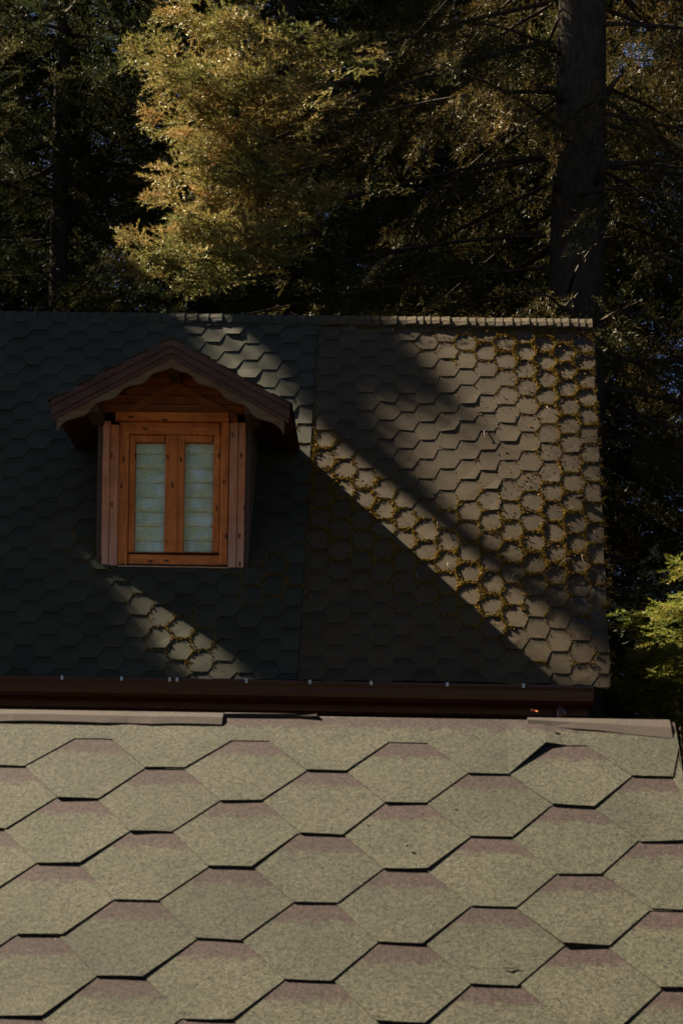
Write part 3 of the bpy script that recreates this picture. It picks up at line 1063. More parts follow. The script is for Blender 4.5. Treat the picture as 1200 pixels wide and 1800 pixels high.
def vnoise(x, y, s):
    return (np.sin(x * 3.1 * s + 1.3 * np.sin(y * 2.3 * s)) + np.sin(y * 3.7 * s + 1.7 * np.sin(x * 1.9 * s + 2)) + np.sin((x + y) * 5.3 * s)) / 3


def uv2px(u, v):
    p = FAR.pt(u, v) - np.array([0, 0, CZ])
    z = p @ FW
    return 600 + F_PX * (p @ RT) / z, CYP - F_PX * (p @ UP) / z


def moss_prob(x, y):
    g = lambda cx, cy, rx, ry: np.exp(-(((x - cx) / rx) ** 2 + ((y - cy) / ry) ** 2))
    p = .85 * g(950, 680, 190, 150) + .75 * g(880, 860, 170, 150) + .5 * g(1000, 950, 90, 100) + .65 * g(790, 620, 110, 60)
    dist = np.abs((y - 840) - (x - 560) * .98) / 1.4          # band along the dormer shadow
    p += .9 * np.exp(-((dist - 35) / 60) ** 2) * (x > 540) * (x < 900) * (y < 1130)
    p += .55 * g(780, 820, 90, 70)
    p += .5 * g(560, 760, 22, 60)
    p *= 1 - .85 * np.clip((y - 1040) / 60, 0, 1) * np.clip((x - 880) / 60, 0, 1)
    p += .1
    p *= 1 - .55 * ((y - 840) - (x - 545) * .98 > 12)  # moss thinned inside the dormer's cast shadow, shade put into the cover
    p *= 1 - .8 * np.clip((730 - x) / 60, 0, 1) * np.clip((760 - y) / 40, 0, 1)
    return np.clip(p, 0, 1)


r = np.random.default_rng(5)
pos, tint, scl = [], [], []


def edge_samples(tabs, step):
    out = []
    for (c, low, u1, u2, u3, u4, vm, vl) in tabs:
        for (ua, va, ub, vb) in ((u1, vm, u2, vl), (u2, vl, u3, vl), (u3, vl, u4, vm)):
            L = math.hypot(ub - ua, vb - va)
            nn = int(L / step)
            for i in range(nn):
                f = (i + r.uniform(0, 1)) / nn
                out.append((ua + (ub - ua) * f, va + (vb - va) * f))
    return np.array(out)


S = edge_samples(TABS_R, .00065)
S = S[(S[:, 0] > SEAM - .01) & (S[:, 0] < .585) & (S[:, 1] > -.2) & (S[:, 1] < 3.95)]
sx, sy = uv2px(S[:, 0], S[:, 1])
pr = moss_prob(sx, sy)
big = .5 + .5 * vnoise(S[:, 0] * 2.6, S[:, 1] * 2.6, 1.0)
mid_ = .5 + .5 * vnoise(S[:, 0] * 9, S[:, 1] * 9, 1.0)
fine = .5 + .5 * vnoise(S[:, 0] * 31, S[:, 1] * 31, 1.0)
cover = pr * (.36 + 1.05 * mid_) * (.80 + .50 * big) + .10 * (big - .5) - .22 * (1 - fine)
thin_ = r.uniform(0, 1, len(S))
keep = thin_ < np.clip(cover * 1.6, 0, .95)
keep |= (thin_ < .10) & (cover > -.3)
S1 = S[keep]; p1 = np.clip(cover[keep] + .1, .05, 1.1) * (.35 + .9 * big[keep] * mid_[keep])
cs = S[r.uniform(0, 1, len(S)) < pr * .012]
cs = np.repeat(cs, 26, 0)
cs = cs + r.normal(0, 1, cs.shape) * np.repeat(r.uniform(.006, .02, len(cs) // 26), 26)[:, None]
cs = cs[(cs[:, 0] < .58) & (cs[:, 1] > -.2) & (cs[:, 1] < 3.95)]
S1 = np.concatenate([S1, cs]); p1 = np.concatenate([p1, r.uniform(.3, .9, len(cs))])
# heavy gold tufts in the strip below the window
S2 = edge_samples([(t[0], t[1] + E_F * .55, t[2], t[3], t[4], t[5], t[6] + E_F * .55, t[7] + E_F * .55) for t in TABS_L], .0017)
sx, sy = uv2px(S2[:, 0], S2[:, 1])
g_ = np.exp(-(((sx - 320) / 50) ** 2 + ((sy - 1130) / 42) ** 2)) * 1.3 + .35 * np.exp(-(((sx - 250) / 30) ** 2 + ((sy - 1070) / 25) ** 2)) + .6 * np.exp(-(((sx - 130) / 70) ** 2 + ((sy - 980) / 60) ** 2)) + .45 * np.exp(-(((sx - 480) / 60) ** 2 + ((sy - 1020) / 50) ** 2)) + .25 * np.exp(-(((sx - 540) / 25) ** 2 + ((sy - 800) / 90) ** 2))
keep = r.uniform(0, 1, len(S2)) < 2.0 * g_ * (.4 + .6 * (.5 + .5 * vnoise(S2[:, 0] * 6, S2[:, 1] * 6, 1)))
S2 = S2[keep]; p2 = np.full(len(S2), .75)
# moss line under the ridge cap on the right
nr = 2200
S3 = np.stack([r.uniform(-1.45, .57, nr), RV + .115 + r.normal(0, .010, nr)], 1)
S4 = np.stack([r.uniform(-1.5, .57, 240), RV + .03 + r.normal(0, .035, 240)], 1)
ST = np.concatenate([S1, S2, S3, S4])
pp = np.concatenate([p1, p2, np.full(nr, .3), np.full(240, .5)])
ns_ = len(ST)
jit = r.normal(0, .0088, (ns_, 2)) * (.5 + 1.1 * np.abs(np.sin(ST[:, :1] * 37) * np.sin(ST[:, 1:] * 41)))
U_, V_ = ST[:, 0] + jit[:, 0], ST[:, 1] + jit[:, 1] + .004
hgt = r.uniform(.001, .009, ns_) + np.concatenate([np.zeros(len(S1)), np.full(len(S2), .006), np.full(nr, .004), np.full(240, .05)])
pos = FAR.pt(U_, V_, hgt)
th = r.uniform(0, 2 * math.pi, ns_)
ax = np.stack([np.cos(th), np.sin(th)], 1)
fx = ax[:, :1] * FAR.cu + ax[:, 1:] * FAR.dv
fz = np.repeat(FAR.n[None], ns_, 0) + r.normal(0, .2, (ns_, 3))
fy = np.cross(fz, fx)
frames = np.stack([fx, fy, fz], 1)
scl = (.0036 + .0072 * pp * r.uniform(.3, 1.2, ns_))
tnt = np.clip(.25 + .5 * pp + r.normal(0, .2, ns_), 0, 1)
temps = [tuft_template(i) for i in range(5)]
mv, mf, mt = scatter(temps, pos, frames, scl, tnt, r)
mo = mk("moss", mv, mf, M['moss'], roof, attrs={"tint": mt})
mo['kind'] = 'stuff'
# needles, bits of bark and dead leaves lying on the old shingles
nl = 5200
lu, lv = r.uniform(SEAM, .585, nl), r.uniform(-.2, 3.6, nl)
lx, ly = uv2px(lu, lv)
lp = .08 + .9 * np.exp(-(((lx - 1010) / 60) ** 2)) * (ly < 1050) + .55 * np.exp(-(((lx - 920) / 160) ** 2 + ((ly - 680) / 150) ** 2)) + .35 * np.exp(-(((lx - 900) / 120) ** 2 + ((ly - 900) / 130) ** 2)) + .2 * (np.abs((ly - 840) - (lx - 560) * .98 - 40) < 60)
kp = r.uniform(0, 1, nl) < lp * np.clip(.3 + .9 * (.5 + .5 * vnoise(lu * 5, lv * 5, 1)), 0, 1)
lu, lv = lu[kp], lv[kp]
nl = len(lu)
nd_t = (np.array([(-.5, -.08, 0), (.0, -.11, .03), (.5, -.05, .0), (.5, .05, .02), (0, .11, .06), (-.5, .08, 0)]), np.array([(0, 1, 2, 3, 4, 5)]))
lf_t = (np.array([(-.5, -.2, .1), (.0, -.4, .05), (.5, -.1, .18), (.5, .1, .2), (0, .4, .25), (-.5, .2, .1)]), np.array([(0, 1, 2, 3, 4, 5)]))
th = r.uniform(0, 2 * math.pi, nl)
fx = np.cos(th)[:, None] * FAR.cu + np.sin(th)[:, None] * FAR.dv
fz = FAR.n + r.normal(0, .25, (nl, 3)); fy = np.cross(fz, fx)
lvv, lff, ltt = scatter([nd_t, lf_t, nd_t], FAR.pt(lu, lv, r.uniform(.014, .02, nl)), np.stack([fx, fy, fz], 1), r.uniform(.007, .020, nl), r.uniform(0, 1, nl), r)
lit = mk("needle_litter", lvv, lff, M['litter'], attrs={"tint": ltt}, loc=FAR.pt(0, 1))
lit['kind'] = 'stuff'
tag(lit, "rusty fallen needles and bark bits lying over the mossy right part of the roof", "litter")

# fallen twigs one can pick out on the right half of the roof
TW = [((1022, 978), (1033, 1000), .5, "pale hooked twig lying right of the moss near the roof's edge"),
      ((1000, 985), (978, 1005), .3, "straight grey-brown twig lying across a mossy joint left of the hooked twig"),
      ((908, 1008), (898, 1022), .2, "short straight pale twig lying in the tree shadow on the roof"),
      ((790, 990), (792, 1006), .8, "curled pale twig beside a mossy hexagon at the dormer shadow's edge"),
      ((733, 1012), (742, 1024), .9, "curled twig lying nearest the sharp edge of the dormer's shadow"),
      ((960, 718), (968, 730), .3, "short whitish twig on the sunlit upper right shingles"),
      ((852, 760), (855, 776), .5, "thin upright pale stalk at the upper edge of the soft shadow"),
      ((770, 920), (773, 934), .6, "small bent twig in the shaded middle of the roof")]
for (p0, p1, bend, lab) in TW:
    u0, v0 = FAR.px(*p0); u1, v1 = FAR.px(*p1)
    m = MB()
    pts, rad = [], []
    nx, ny = -(v1 - v0), (u1 - u0)
    for i in range(7):
        f = i / 6
        b_ = bend * .6 * 4 * f * (1 - f) * .5
        pts.append(FAR.pt(u0 + (u1 - u0) * f + nx * b_, v0 + (v1 - v0) * f + ny * b_, .022 + .012 * math.sin(f * 3)))
        rad.append(.0035 * (1 - .6 * f))
    m.tube(pts, rad, 5)
    f0 = pts[3]
    m.tube([f0, f0 + .03 * FAR.cu + .01 * FAR.n], [.002, .001], 4)
    o = m.build("fallen_twig", M['twig'], loc=pts[0])
    tag(o, lab, "twig", "twigs fallen on the roof")
# cone resting against a shingle, and a stalk with a bud lodged on the ridge
u0, v0 = FAR.px(1017, 880)
m = MB()
cp = FAR.pt(u0, v0, .030)
for i in range(9):
    for k in range(7):
        th = 2 * math.pi * k / 7 + i * .5
        rr = .022 * math.sin(math.pi * (i + .8) / 10)
        a = cp + FAR.cu * (i - 4) * .008
        d = FAR.n * math.sin(th) + FAR.dv * math.cos(th)
        t_ = np.cross(FAR.cu, d)
        m.add([a - t_ * .008 + d * rr * .4, a + t_ * .008 + d * rr * .4, a + t_ * .006 + d * rr + FAR.cu * .007, a - t_ * .006 + d * rr + FAR.cu * .007], [(0, 1, 2, 3)])
m.tube([cp - FAR.cu * .034, cp, cp + FAR.cu * .036], [.006, .013, .006], 6)
tag(m.build("fir_cone", M['bark_dark'], loc=cp), "dark fir cone lying on its side near the roof's right edge", "cone")
p0 = at_y(534, 560, ry - .03); p1 = at_y(512, 549, ry - .03)
m = MB()
m.tube([p0, (p0 + p1) / 2 + np.array([0, 0, .004]), p1], [.004, .0035, .003], 5)
for c_, r_ in ((p0, .011), (p1, .007)):
    for i in range(4):
        m.tube([c_ + np.array([0, 0, -r_ * .7]), c_ + r_ * np.array([math.cos(i * 1.6) * .5, math.sin(i * 1.6) * .5, 0]), c_ + np.array([0, 0, r_ * .8])], [r_ * .4, r_ * .8, r_ * .3], 6)
tag(m.build("dry_stalk", M['twig'], loc=p0), "dry stalk with a bud lodged on the dark ridge above the dormer", "stalk")
# small leaf scraps
def scrap(name, c, col, size, label, nrm, cat='leaf'):
    mt_ = plain_mat(name + "_skin", col, tuple(v * .6 for v in col), 60, .6)
    V, F = [], []
    a = np.cross(nrm, [0.3, .8, .1]); a /= np.linalg.norm(a); b_ = np.cross(nrm, a)
    out = [(-1, 0, 0), (-.5, .38, .16), (.1, .46, .22), (.6, .25, .12), (1, 0, .3), (.5, -.3, .18), (-.1, -.42, .1), (-.6, -.3, .05)]
    V = [c + size * (a * x + b_ * y + nrm * (z + .15)) for x, y, z in out]
    V += [v - nrm * .0012 for v in V]
    V += [c + nrm * size * .05, c + nrm * (size * .05 - .0012)]
    n_ = len(out)
    F = [(i, (i + 1) % n_, 2 * n_) for i in range(n_)] + [((i + 1) % n_ + n_, i + n_, 2 * n_ + 1) for i in range(n_)] + [(i + n_, (i + 1) % n_ + n_, (i + 1) % n_, i) for i in range(n_)]
    o = mk(name, V, F, mt_, loc=c)
    tag(o, label, cat)
    return o


un, vn = NEAR.px(937, 1267)
scrap("fallen_leaf", NEAR.pt(un, RN + .004, .030), (.45, .10, .02), .0085, "tiny orange leaf stuck on the near roof's ridge at the right cap", NEAR.n)
scrap("fallen_petal", at_y(1053, 1207, gy - .06) + np.array([0, 0, .01]), (.55, .14, .14), .016, "pinkish red petal resting on the right end of the gutter", np.array([0, -.6, .8]), "petal")
a0_, b0_ = NEAR.px(883, 1709), NEAR.px(913, 1711)
m = MB()
pts = [NEAR.pt(a0_[0] + (b0_[0] - a0_[0]) * f, a0_[1] + (b0_[1] - a0_[1]) * f + .003 * math.sin(f * 5), .012 + .001 * math.sin(f * 7)) for f in np.linspace(0, 1, 6)]
m.tube(pts, [.0016, .0014, .0015, .0011, .0008, .0004], 5)
tag(m.build("fallen_twig", M['bark_dark'], loc=pts[0]), "thin dark reddish twig lying on the near roof towards its lower right", "twig")
# three pale pebbles on the near roof
for (x, y, s_, lab) in ((714, 1498, .0028, "largest white pebble on the near roof, in the middle of a hexagon"), (787, 1420, .0020, "white pebble on the near roof close to the ridge"), (631, 1446, .0022, "pale pebble caught on a shingle edge of the near roof")):
    u0, v0 = NEAR.px(x, y)
    c = NEAR.pt(u0, v0, .0165)
    m = MB()
    rr = np.random.default_rng(x)
    V = []
    for i in range(4):
        for k in range(7):
            th = 2 * math.pi * k / 7; ph = math.pi * (i + .5) / 4
            V.append(c + s_ * rr.uniform(.8, 1.15) * np.array([math.cos(th) * math.sin(ph) * 1.2, math.sin(th) * math.sin(ph), math.cos(ph) * .8]))
    F = [(i * 7 + k, i * 7 + (k + 1) % 7, (i + 1) * 7 + (k + 1) % 7, (i + 1) * 7 + k) for i in range(3) for k in range(7)] + [tuple(range(6, -1, -1)), tuple(range(21, 28))]
    m.add(V, F)
    tag(m.build("pebble", M['worn'], smooth=True, loc=c), lab, "pebble", "pebbles on the near roof")

#TREES
# ------------------------------------------------------------------ trees
def unit(v):
    v = np.asarray(v, float)
    return v / (np.linalg.norm(v, axis=-1, keepdims=True) + 1e-9)


def twig_template(seed, nb, per, nlen, nwid, brush=.30):
    """a flat conifer spray along +x: nb brush-like shoots carrying needles; unit length 1"""
    r = np.random.default_rng(seed)
    V, F = [], []
    shoots = [(np.zeros(3), np.array([1, 0, 0.0]), 1.0)]
    for i in range(nb):
        f = .15 + .75 * (i + .5) / nb
        sg = 1 if i % 2 else -1
        a = math.radians(48 + r.normal(0, 6))
        d = np.array([math.cos(a), sg * math.sin(a), r.normal(.02, .12)])
        shoots.append((np.array([f, 0, 0]), d / np.linalg.norm(d), .60 * (1 - .6 * f) + .12))
    for p0, d, L in shoots:
        n_ = max(3, int(per * L))
        y_ = np.cross([0, 0, 1.0], d); y_ /= np.linalg.norm(y_); z_ = np.cross(d, y_)
        for k in range(n_):
            f = (k + r.uniform(0, 1)) / n_
            th = r.uniform(-.5, math.pi + .5) if r.random() < .8 else r.uniform(0, 6.28)
            out = y_ * math.cos(th) + z_ * math.sin(th)
            dirn = d * r.uniform(.45, .8) + out * .7
            dirn /= np.linalg.norm(dirn)
            b = p0 + d * L * f * 1.0
            wv = np.cross(dirn, r.normal(0, 1, 3)); wv /= np.linalg.norm(wv)
            ln = nlen * r.uniform(.75, 1.2)
            k0 = len(V)
            V += [b - wv * nwid * .5, b + wv * nwid * .5, b + dirn * ln]
            F.append((k0, k0 + 1, k0 + 2))
    return np.array(V), np.array(F)


T_HI = [twig_template(i, 5, 40, .125, .036) for i in range(4)]
T_MID = [twig_template(10 + i, 6, 22, .15, .030) for i in range(3)]
T_LO = [twig_template(20 + i, 5, 6, .26, .11) for i in range(3)]


class Sprays:
    def __init__(s):
        s.p = []; s.d = []; s.u = []; s.s = []; s.t = []; s.limbs = MB()

    def arrays(s):
        return np.array(s.p), unit(np.array(s.d)), np.array(s.u), np.array(s.s), np.array(s.t)

    def branch(s, base, tip, r, sag=.3, ds=.16, side=.9, spr=.34, t0=.12, hang=.25, rad=.035, tint=.4, upturn=.12, pend=0.0, dense=1.0, vert=0.0):
        base = np.asarray(base, float); tip = np.asarray(tip, float)
        L = np.linalg.norm(tip - base)
        n_ = 9
        fs = np.linspace(0, 1, n_)
        pts = [base + (tip - base) * f + np.array([0, 0, -sag * 4 * f * (1 - f) + upturn * max(0, f - .7) ** 2 * 4]) for f in fs]
        s.limbs.tube(pts, [rad * (1 - .85 * f) for f in fs], 5, False)
        pts = np.array(pts)
        f = t0
        k = 0
        while f < 1.0:
            i = min(int(f * (n_ - 1)), n_ - 2)
            g_ = f * (n_ - 1) - i
            p = pts[i] * (1 - g_) + pts[i + 1] * g_
            tg = unit(pts[i + 1] - pts[i])
            sd = unit(np.cross(tg, [0, 0, 1.0])) * (1 if k % 2 else -1)
            ls = side * (.35 + .65 * math.sin(math.pi * min(1, .25 + .75 * f) ** .9) if f < .9 else .3) * r.uniform(.65, 1.15)
            d2 = unit(tg * .75 + sd * .75 + np.array([0, 0, -.12 - pend * r.uniform(.2, 1) + r.normal(0, vert)]))
            m_ = max(1, int(ls / (spr * .45) * dense))
            if ls > .35 and rad > .035:
                s.limbs.tube([p, p + d2 * ls * .5 + np.array([0, 0, -.03]), p + d2 * ls * .9], [rad * .25, rad * .18, .002], 3, False)
            for j in range(m_):
                q = p + d2 * ls * (j + r.uniform(.2, .9)) / m_ + r.normal(0, .04, 3)
                a = r.normal(0, .6)
                ax = unit(np.cross(d2, [0, 0, 1.0]))
                d3 = d2 * math.cos(a) + ax * math.sin(a) + np.array([0, 0, r.normal(-hang, .22)])
                s.p.append(q); s.d.append(d3); s.u.append(np.array([0, 0, 1.0]) + r.normal(0, .3, 3))
                s.s.append(spr * r.uniform(.7, 1.25)); s.t.append(tint + r.normal(0, .2))
            k += 1
            f += ds / L * r.uniform(.7, 1.3)
        for j in range(4):
            s.p.append(tip - (tip - base) / L * r.uniform(0, .15)); s.d.append((tip - base) / L + r.normal(0, .35, 3)); s.u.append(np.array([0, 0, 1.0]) + r.normal(0, .3, 3))
            s.s.append(spr * r.uniform(.7, 1.1)); s.t.append(tint + .1 + r.normal(0, .2))


def foliage(name, sp, temps, mat, parent, r, keep=None):
    p, d, u, sc_, t = sp.arrays()
    if keep is not None:
        k = keep(p, d, sc_)
        p, d, u, sc_, t = p[k], d[k], u[k], sc_[k], t[k]
    y_ = unit(np.cross(u, d)); z_ = np.cross(d, y_)
    v, f, tt = scatter(temps, p, np.stack([d, y_, z_], 1), sc_, np.clip(t, 0, 1), r)
    return mk(name, v, f, mat, parent, attrs={"tint": tt})


def trunk_mesh(x, y, h, r0, lean=(0, 0), seg=18, rows=26, seed=1, roots=True):
    r = np.random.default_rng(seed)
    V, F = [], []
    ph = r.uniform(0, 6, 4)
    for i in range(rows):
        f = i / (rows - 1)
        z = h * f - .25
        rad = r0 * (1 - .93 * f) + (r0 * .5 * math.exp(-z * 1.6) if roots else 0)
        for k in range(seg):
            th = 2 * math.pi * k / seg
            rr = rad * (1 + .05 * math.sin(3 * th + ph[0] + f * 4) + .035 * math.sin(5 * th + ph[1] - f * 9) + r.normal(0, .012))
            V.append((x + lean[0] * f * h + rr * math.cos(th), y + lean[1] * f * h + rr * math.sin(th), z))
    for i in range(rows - 1):
        for k in range(seg):
            a, b = i * seg + k, i * seg + (k + 1) % seg
            F.append((a, b, b + seg, a + seg))
    F.append(tuple(range((rows - 1) * seg, rows * seg)))
    return V, F


# ---- where the sun must reach: cells of the plane across the sunbeams
SH = unit(np.cross(SUN, [0, 0, 1.0])); SG = np.cross(SUN, SH)
GR, GN = .03, 1400
LITMASK = np.zeros((GN, GN), bool)
GC = np.array([-4.0, 22.0, 6.0])


def sunplane(p):
    q = np.asarray(p, float) - GC
    return (q @ SH / GR + GN / 2).astype(int), (q @ SG / GR + GN / 2).astype(int)


def in_poly(x, y, poly):
    c = np.zeros(len(x), bool)
    n_ = len(poly)
    for i in range(n_):
        x0, y0 = poly[i]; x1, y1 = poly[(i + 1) % n_]
        cond = ((y0 > y) != (y1 > y)) & (x < (x1 - x0) * (y - y0) / (y1 - y0 + 1e-9) + x0)
        c ^= cond
    return c


def mark(pts):
    a, b = sunplane(pts)
    ok = (a > 3) & (a < GN - 4) & (b > 3) & (b < GN - 4)
    LITMASK[a[ok], b[ok]] = True


def poly_samples(poly, n_, r):
    P_ = np.array(poly, float)
    x = r.uniform(P_[:, 0].min(), P_[:, 0].max(), n_); y = r.uniform(P_[:, 1].min(), P_[:, 1].max(), n_)
    k = in_poly(x, y, poly)
    return x[k], y[k]


rs = np.random.default_rng(77)
LIT_ROOF = [
    [(372, 562), (405, 562), (480, 650), (545, 765), (556, 840), (505, 800), (440, 700)],
    [(545, 815), (620, 810), (725, 890), (835, 985), (940, 1065), (1040, 1125), (1078, 1155), (1078, 1212), (890, 1212), (530, 850)],
    [(700, 560), (1045, 560), (1076, 1035), (1010, 1030), (905, 998), (815, 925), (760, 855), (745, 795), (835, 785), (895, 800), (850, 720), (785, 650)],
    [(752, 785), (790, 775), (890, 870), (925, 940), (860, 880), (800, 840)],
    [(205, 1025), (268, 1050), (490, 1205), (332, 1205), (248, 1115)],
]
for pg in LIT_ROOF:
    x, y = poly_samples(pg, 26000, rs)
    uvs = [FAR.px(a, b) for a, b in zip(x, y)]
    mark(FAR.pt(np.array([q[0] for q in uvs]), np.array([q[1] for q in uvs])))
# near roof, wholly in the sun
mark(NEAR.pt(rs.uniform(-1.5, 1.4, 40000), rs.uniform(-.3, 1.3, 40000)))
# sunlit flank of the big fir and the young trees to the right
CROWN_LIT = [(330, 30, 75, 60), (315, 112, 85, 50), (335, 235, 70, 60), (350, 350, 75, 45), (315, 425, 100, 52), (450, 60, 55, 60), (480, 135, 40, 38), (425, 395, 55, 45)]
for i in range(30):
    CROWN_LIT.append((rs.uniform(410, 700), rs.uniform(-30, 240), rs.uniform(12, 28), rs.uniform(12, 28)))
for i in range(16):
    CROWN_LIT.append((rs.uniform(0, 240), rs.uniform(0, 280), rs.uniform(10, 26), rs.uniform(8, 18)))
for i in range(0):
    CROWN_LIT.append((rs.choice([rs.uniform(760, 930), rs.uniform(1100, 1200)]), rs.uniform(0, 900), rs.uniform(8, 20), rs.uniform(6, 14)))
for cx, cy, rx, ry_ in CROWN_LIT:
    n_ = int(40 * rx)
    th = rs.uniform(0, 6.283, n_); q_ = np.sqrt(rs.uniform(0, 1, n_))
    dep = rs.uniform(19.4, 21.2, n_) if cx > 240 else rs.uniform(27, 28.5, n_)
    mark(np.array([at_y(cx + rx * a * math.cos(b), cy + ry_ * a * math.sin(b), c) for a, b, c in zip(q_, th, dep)]))
x, y = poly_samples([(1085, 950), (1200, 930), (1200, 1250), (1080, 1240)], 12000, rs)
mark(np.array([at_y(a, b, c) for a, b, c in zip(x, y, rs.uniform(16.0, 18.6, len(x)))]))


def dilate(m, k):
    o = m.copy()
    for i in range(-k, k + 1):
        for j in range(-k, k + 1):
            if i * i + j * j <= k * k + 1:
                o |= np.roll(np.roll(m, i, 0), j, 1)
    return o




EDGE = dilate(LITMASK, 12)


def clear_of_sunbeams(p, d=None, s_=None):
    if d is not None:
        y_ = unit(np.cross([0, 0, 1.0], d))
        k = clear_of_sunbeams(p)
        for a, b in ((.5, 0), (1, 0), (.5, .4), (.5, -.4), (.8, .25), (.8, -.25)):
            k &= clear_of_sunbeams(p + (d * a + y_ * b) * s_[:, None])
        return k
    a, b = sunplane(p)
    a = np.clip(a, 0, GN - 1); b = np.clip(b, 0, GN - 1)
    return ~LITMASK[a, b]


# ---- the big fir behind the ridge: thick trunk on the right, long drooping boughs to the left
TX, TY = 2.02, 22.0
r = np.random.default_rng(42)
fir = thing("fir_tree", "big old fir with thick grey trunk and golden sunlit boughs behind the roof ridge", "tree", (TX, TY, 0))
tv, tf = trunk_mesh(TX + .14, TY, 25, .52, lean=(-.004, 0), seed=3)
tr_o = mk("trunk", tv, tf, M['bark'], fir, smooth=True)
lit_sp, dim_sp = Sprays(), Sprays()
# boughs that end on the sunlit left outline (tips read from the photograph, each at its own distance)
TIPS = [(335, -60, 20.6), (325, 20, 20.3), (395, 40, 19.8), (250, 98, 20.4), (300, 130, 19.9), (350, 165, 20.6), (420, 120, 19.6), (282, 203, 20.5), (330, 235, 20.0), (305, 300, 20.3), (360, 285, 19.8), (420, 240, 20.0),
        (290, 345, 20.2), (330, 380, 19.8), (230, 422, 20.0), (275, 455, 19.7), (320, 430, 19.9), (375, 360, 20.2), (400, 425, 20.1), (470, 330, 20.2), (470, 180, 20.4), (480, 60, 20.2)]
for (x, y, Y) in TIPS:
    tip = at_y(x, y, Y)
    L = r.uniform(.9, 1.6)
    base = tip + unit(np.array([TX - .4 - tip[0], (TY + .3 - Y) * .9, r.uniform(.35, 1.1)])) * L
    lit_sp.branch(base, tip, r, sag=.12, ds=.085, side=.36, spr=.31, hang=-.08, rad=.022, tint=r.uniform(.06, .56), pend=.10, dense=2.2, vert=.24, t0=.2)
# inner and upper boughs
for i in range(130):
    z = r.uniform(5.2, 17.5)
    az = r.uniform(-math.pi, math.pi)
    L = min(4.9, (21.5 - z) * .42) * r.uniform(.6, 1.0)
    dv_ = np.array([math.cos(az), math.sin(az) * .85, -r.uniform(.15, .38)])
    base = np.array([TX, TY, z]) + dv_ * .3
    tip = base + dv_ * L
    dim_sp.branch(base, tip, r, sag=-.1, ds=.17, side=1.0, spr=.38, hang=.45, rad=.026, tint=r.uniform(.1, .6), pend=.9, t0=.2)


def in_fir(p):
    q = p - np.array([0, 0, CZ])
    z = q @ FW
    px_ = 600 + F_PX * (q @ RT) / z
    py_ = CYP - F_PX * (q @ UP) / z
    bound = np.interp(py_, [-200, 0, 60, 100, 150, 180, 215, 260, 300, 330, 345, 400, 425, 470, 540], [330, 335, 335, 262, 285, 350, 292, 345, 312, 360, 300, 300, 245, 275, 300])
    d = px_ - bound
    # keep clear of the sun's way to the roof, of the trunk's face in the middle and of a few gaps to the sky
    return (d > 75 + 55 * np.sin(py_ * .045) + 25 * np.sin(py_ * .11 + 1)) & (p[:, 1] > 19.6)


WIN = [(1010, 30, 34, 70), (1015, 130, 36, 60), (1015, 490, 36, 40), (1165, 122, 26, 10), (1110, 180, 18, 8), (1112, 345, 22, 16), (1105, 370, 22, 8), (493, 72, 10, 8), (462, 128, 8, 7), (820, 356, 8, 8)]


def not_window(p):
    q = p - np.array([0, 0, CZ])
    z = q @ FW
    px_ = 600 + F_PX * (q @ RT) / z
    py_ = CYP - F_PX * (q @ UP) / z
    k = np.ones(len(p), bool)
    for cx, cy, rx, ry_ in WIN:
        rin = ((px_ - cx) / rx) ** 2 + ((py_ - cy) / ry_) ** 2
        k &= ~((rin < 1) & (p[:, 1] < TY + .6))
    return k


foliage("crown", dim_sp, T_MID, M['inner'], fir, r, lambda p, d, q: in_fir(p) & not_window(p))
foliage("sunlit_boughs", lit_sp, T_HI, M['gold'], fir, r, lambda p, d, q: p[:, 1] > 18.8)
lb = lit_sp.limbs
lb.add(dim_sp.limbs.V, dim_sp.limbs.F)
# broken snags on the trunk
for (x, y, dx, dz) in ((992, 165, -.35, .05), (1060, 175, .22, .28), (1045, 320, .16, .20), (985, 322, -.2, -.06)):
    a = at_y(x, y, TY - .34)
    lb.tube([a + np.array([0, .2, 0]), a + np.array([dx * .4, -.06, dz * .5]), a + np.array([dx, -.1, dz])], [.05, .03, .010], 6)
mk("boughs", lb.V, lb.F, M['bark_dark'], fir)


# ---- forest behind and around: two kinds, copied
def forest_fir(name, label, seed, h, r0, spread, temps, mat, spr, zlow, n_whorl, dens=1.0):
    r = np.random.default_rng(seed)
    t = thing(name, label, "tree", (0, 0, 0), "dark firs of the surrounding forest")
    v, f = trunk_mesh(0, 0, h, r0, seed=seed, seg=10, rows=14)
    mk("trunk", v, f, M['bark_dark'], t, smooth=True)
    sp = Sprays()
    for z in np.linspace(zlow, h - .4, n_whorl):
        fr = (z - zlow) / (h - zlow)
        L0 = spread * (1 - fr) ** .75 * min(1, .55 + fr * 3) + .25
        for k in range(6):
            az = r.uniform(0, 2 * math.pi)
            L = L0 * r.uniform(.55, 1.1)
            d = np.array([math.cos(az), math.sin(az), r.uniform(-.45, -.02) + .3 * fr])
            b = np.array([0, 0, z + r.uniform(-.25, .25)])
            sp.branch(b, b + d * L, r, sag=.15, ds=.34 / dens, side=min(1.1, .5 * L), spr=spr, hang=.35, rad=.03, tint=r.uniform(.05, .7), pend=.5, t0=.18, dense=.9 * dens)
    foliage("crown", sp, temps, mat, t, r)
    mk("boughs", sp.limbs.V, sp.limbs.F, M['bark_dark'], t)
    return t


def copy_thing(src, loc, rz, s, label):
    o = src.copy(); COL.objects.link(o)
    o.location = loc; o.rotation_euler = (0, 0, rz); o.scale = (s, s, s)
    o['label'] = label
    for ch in src.children:
        c = ch.copy(); COL.objects.link(c); c.parent = o
    return o


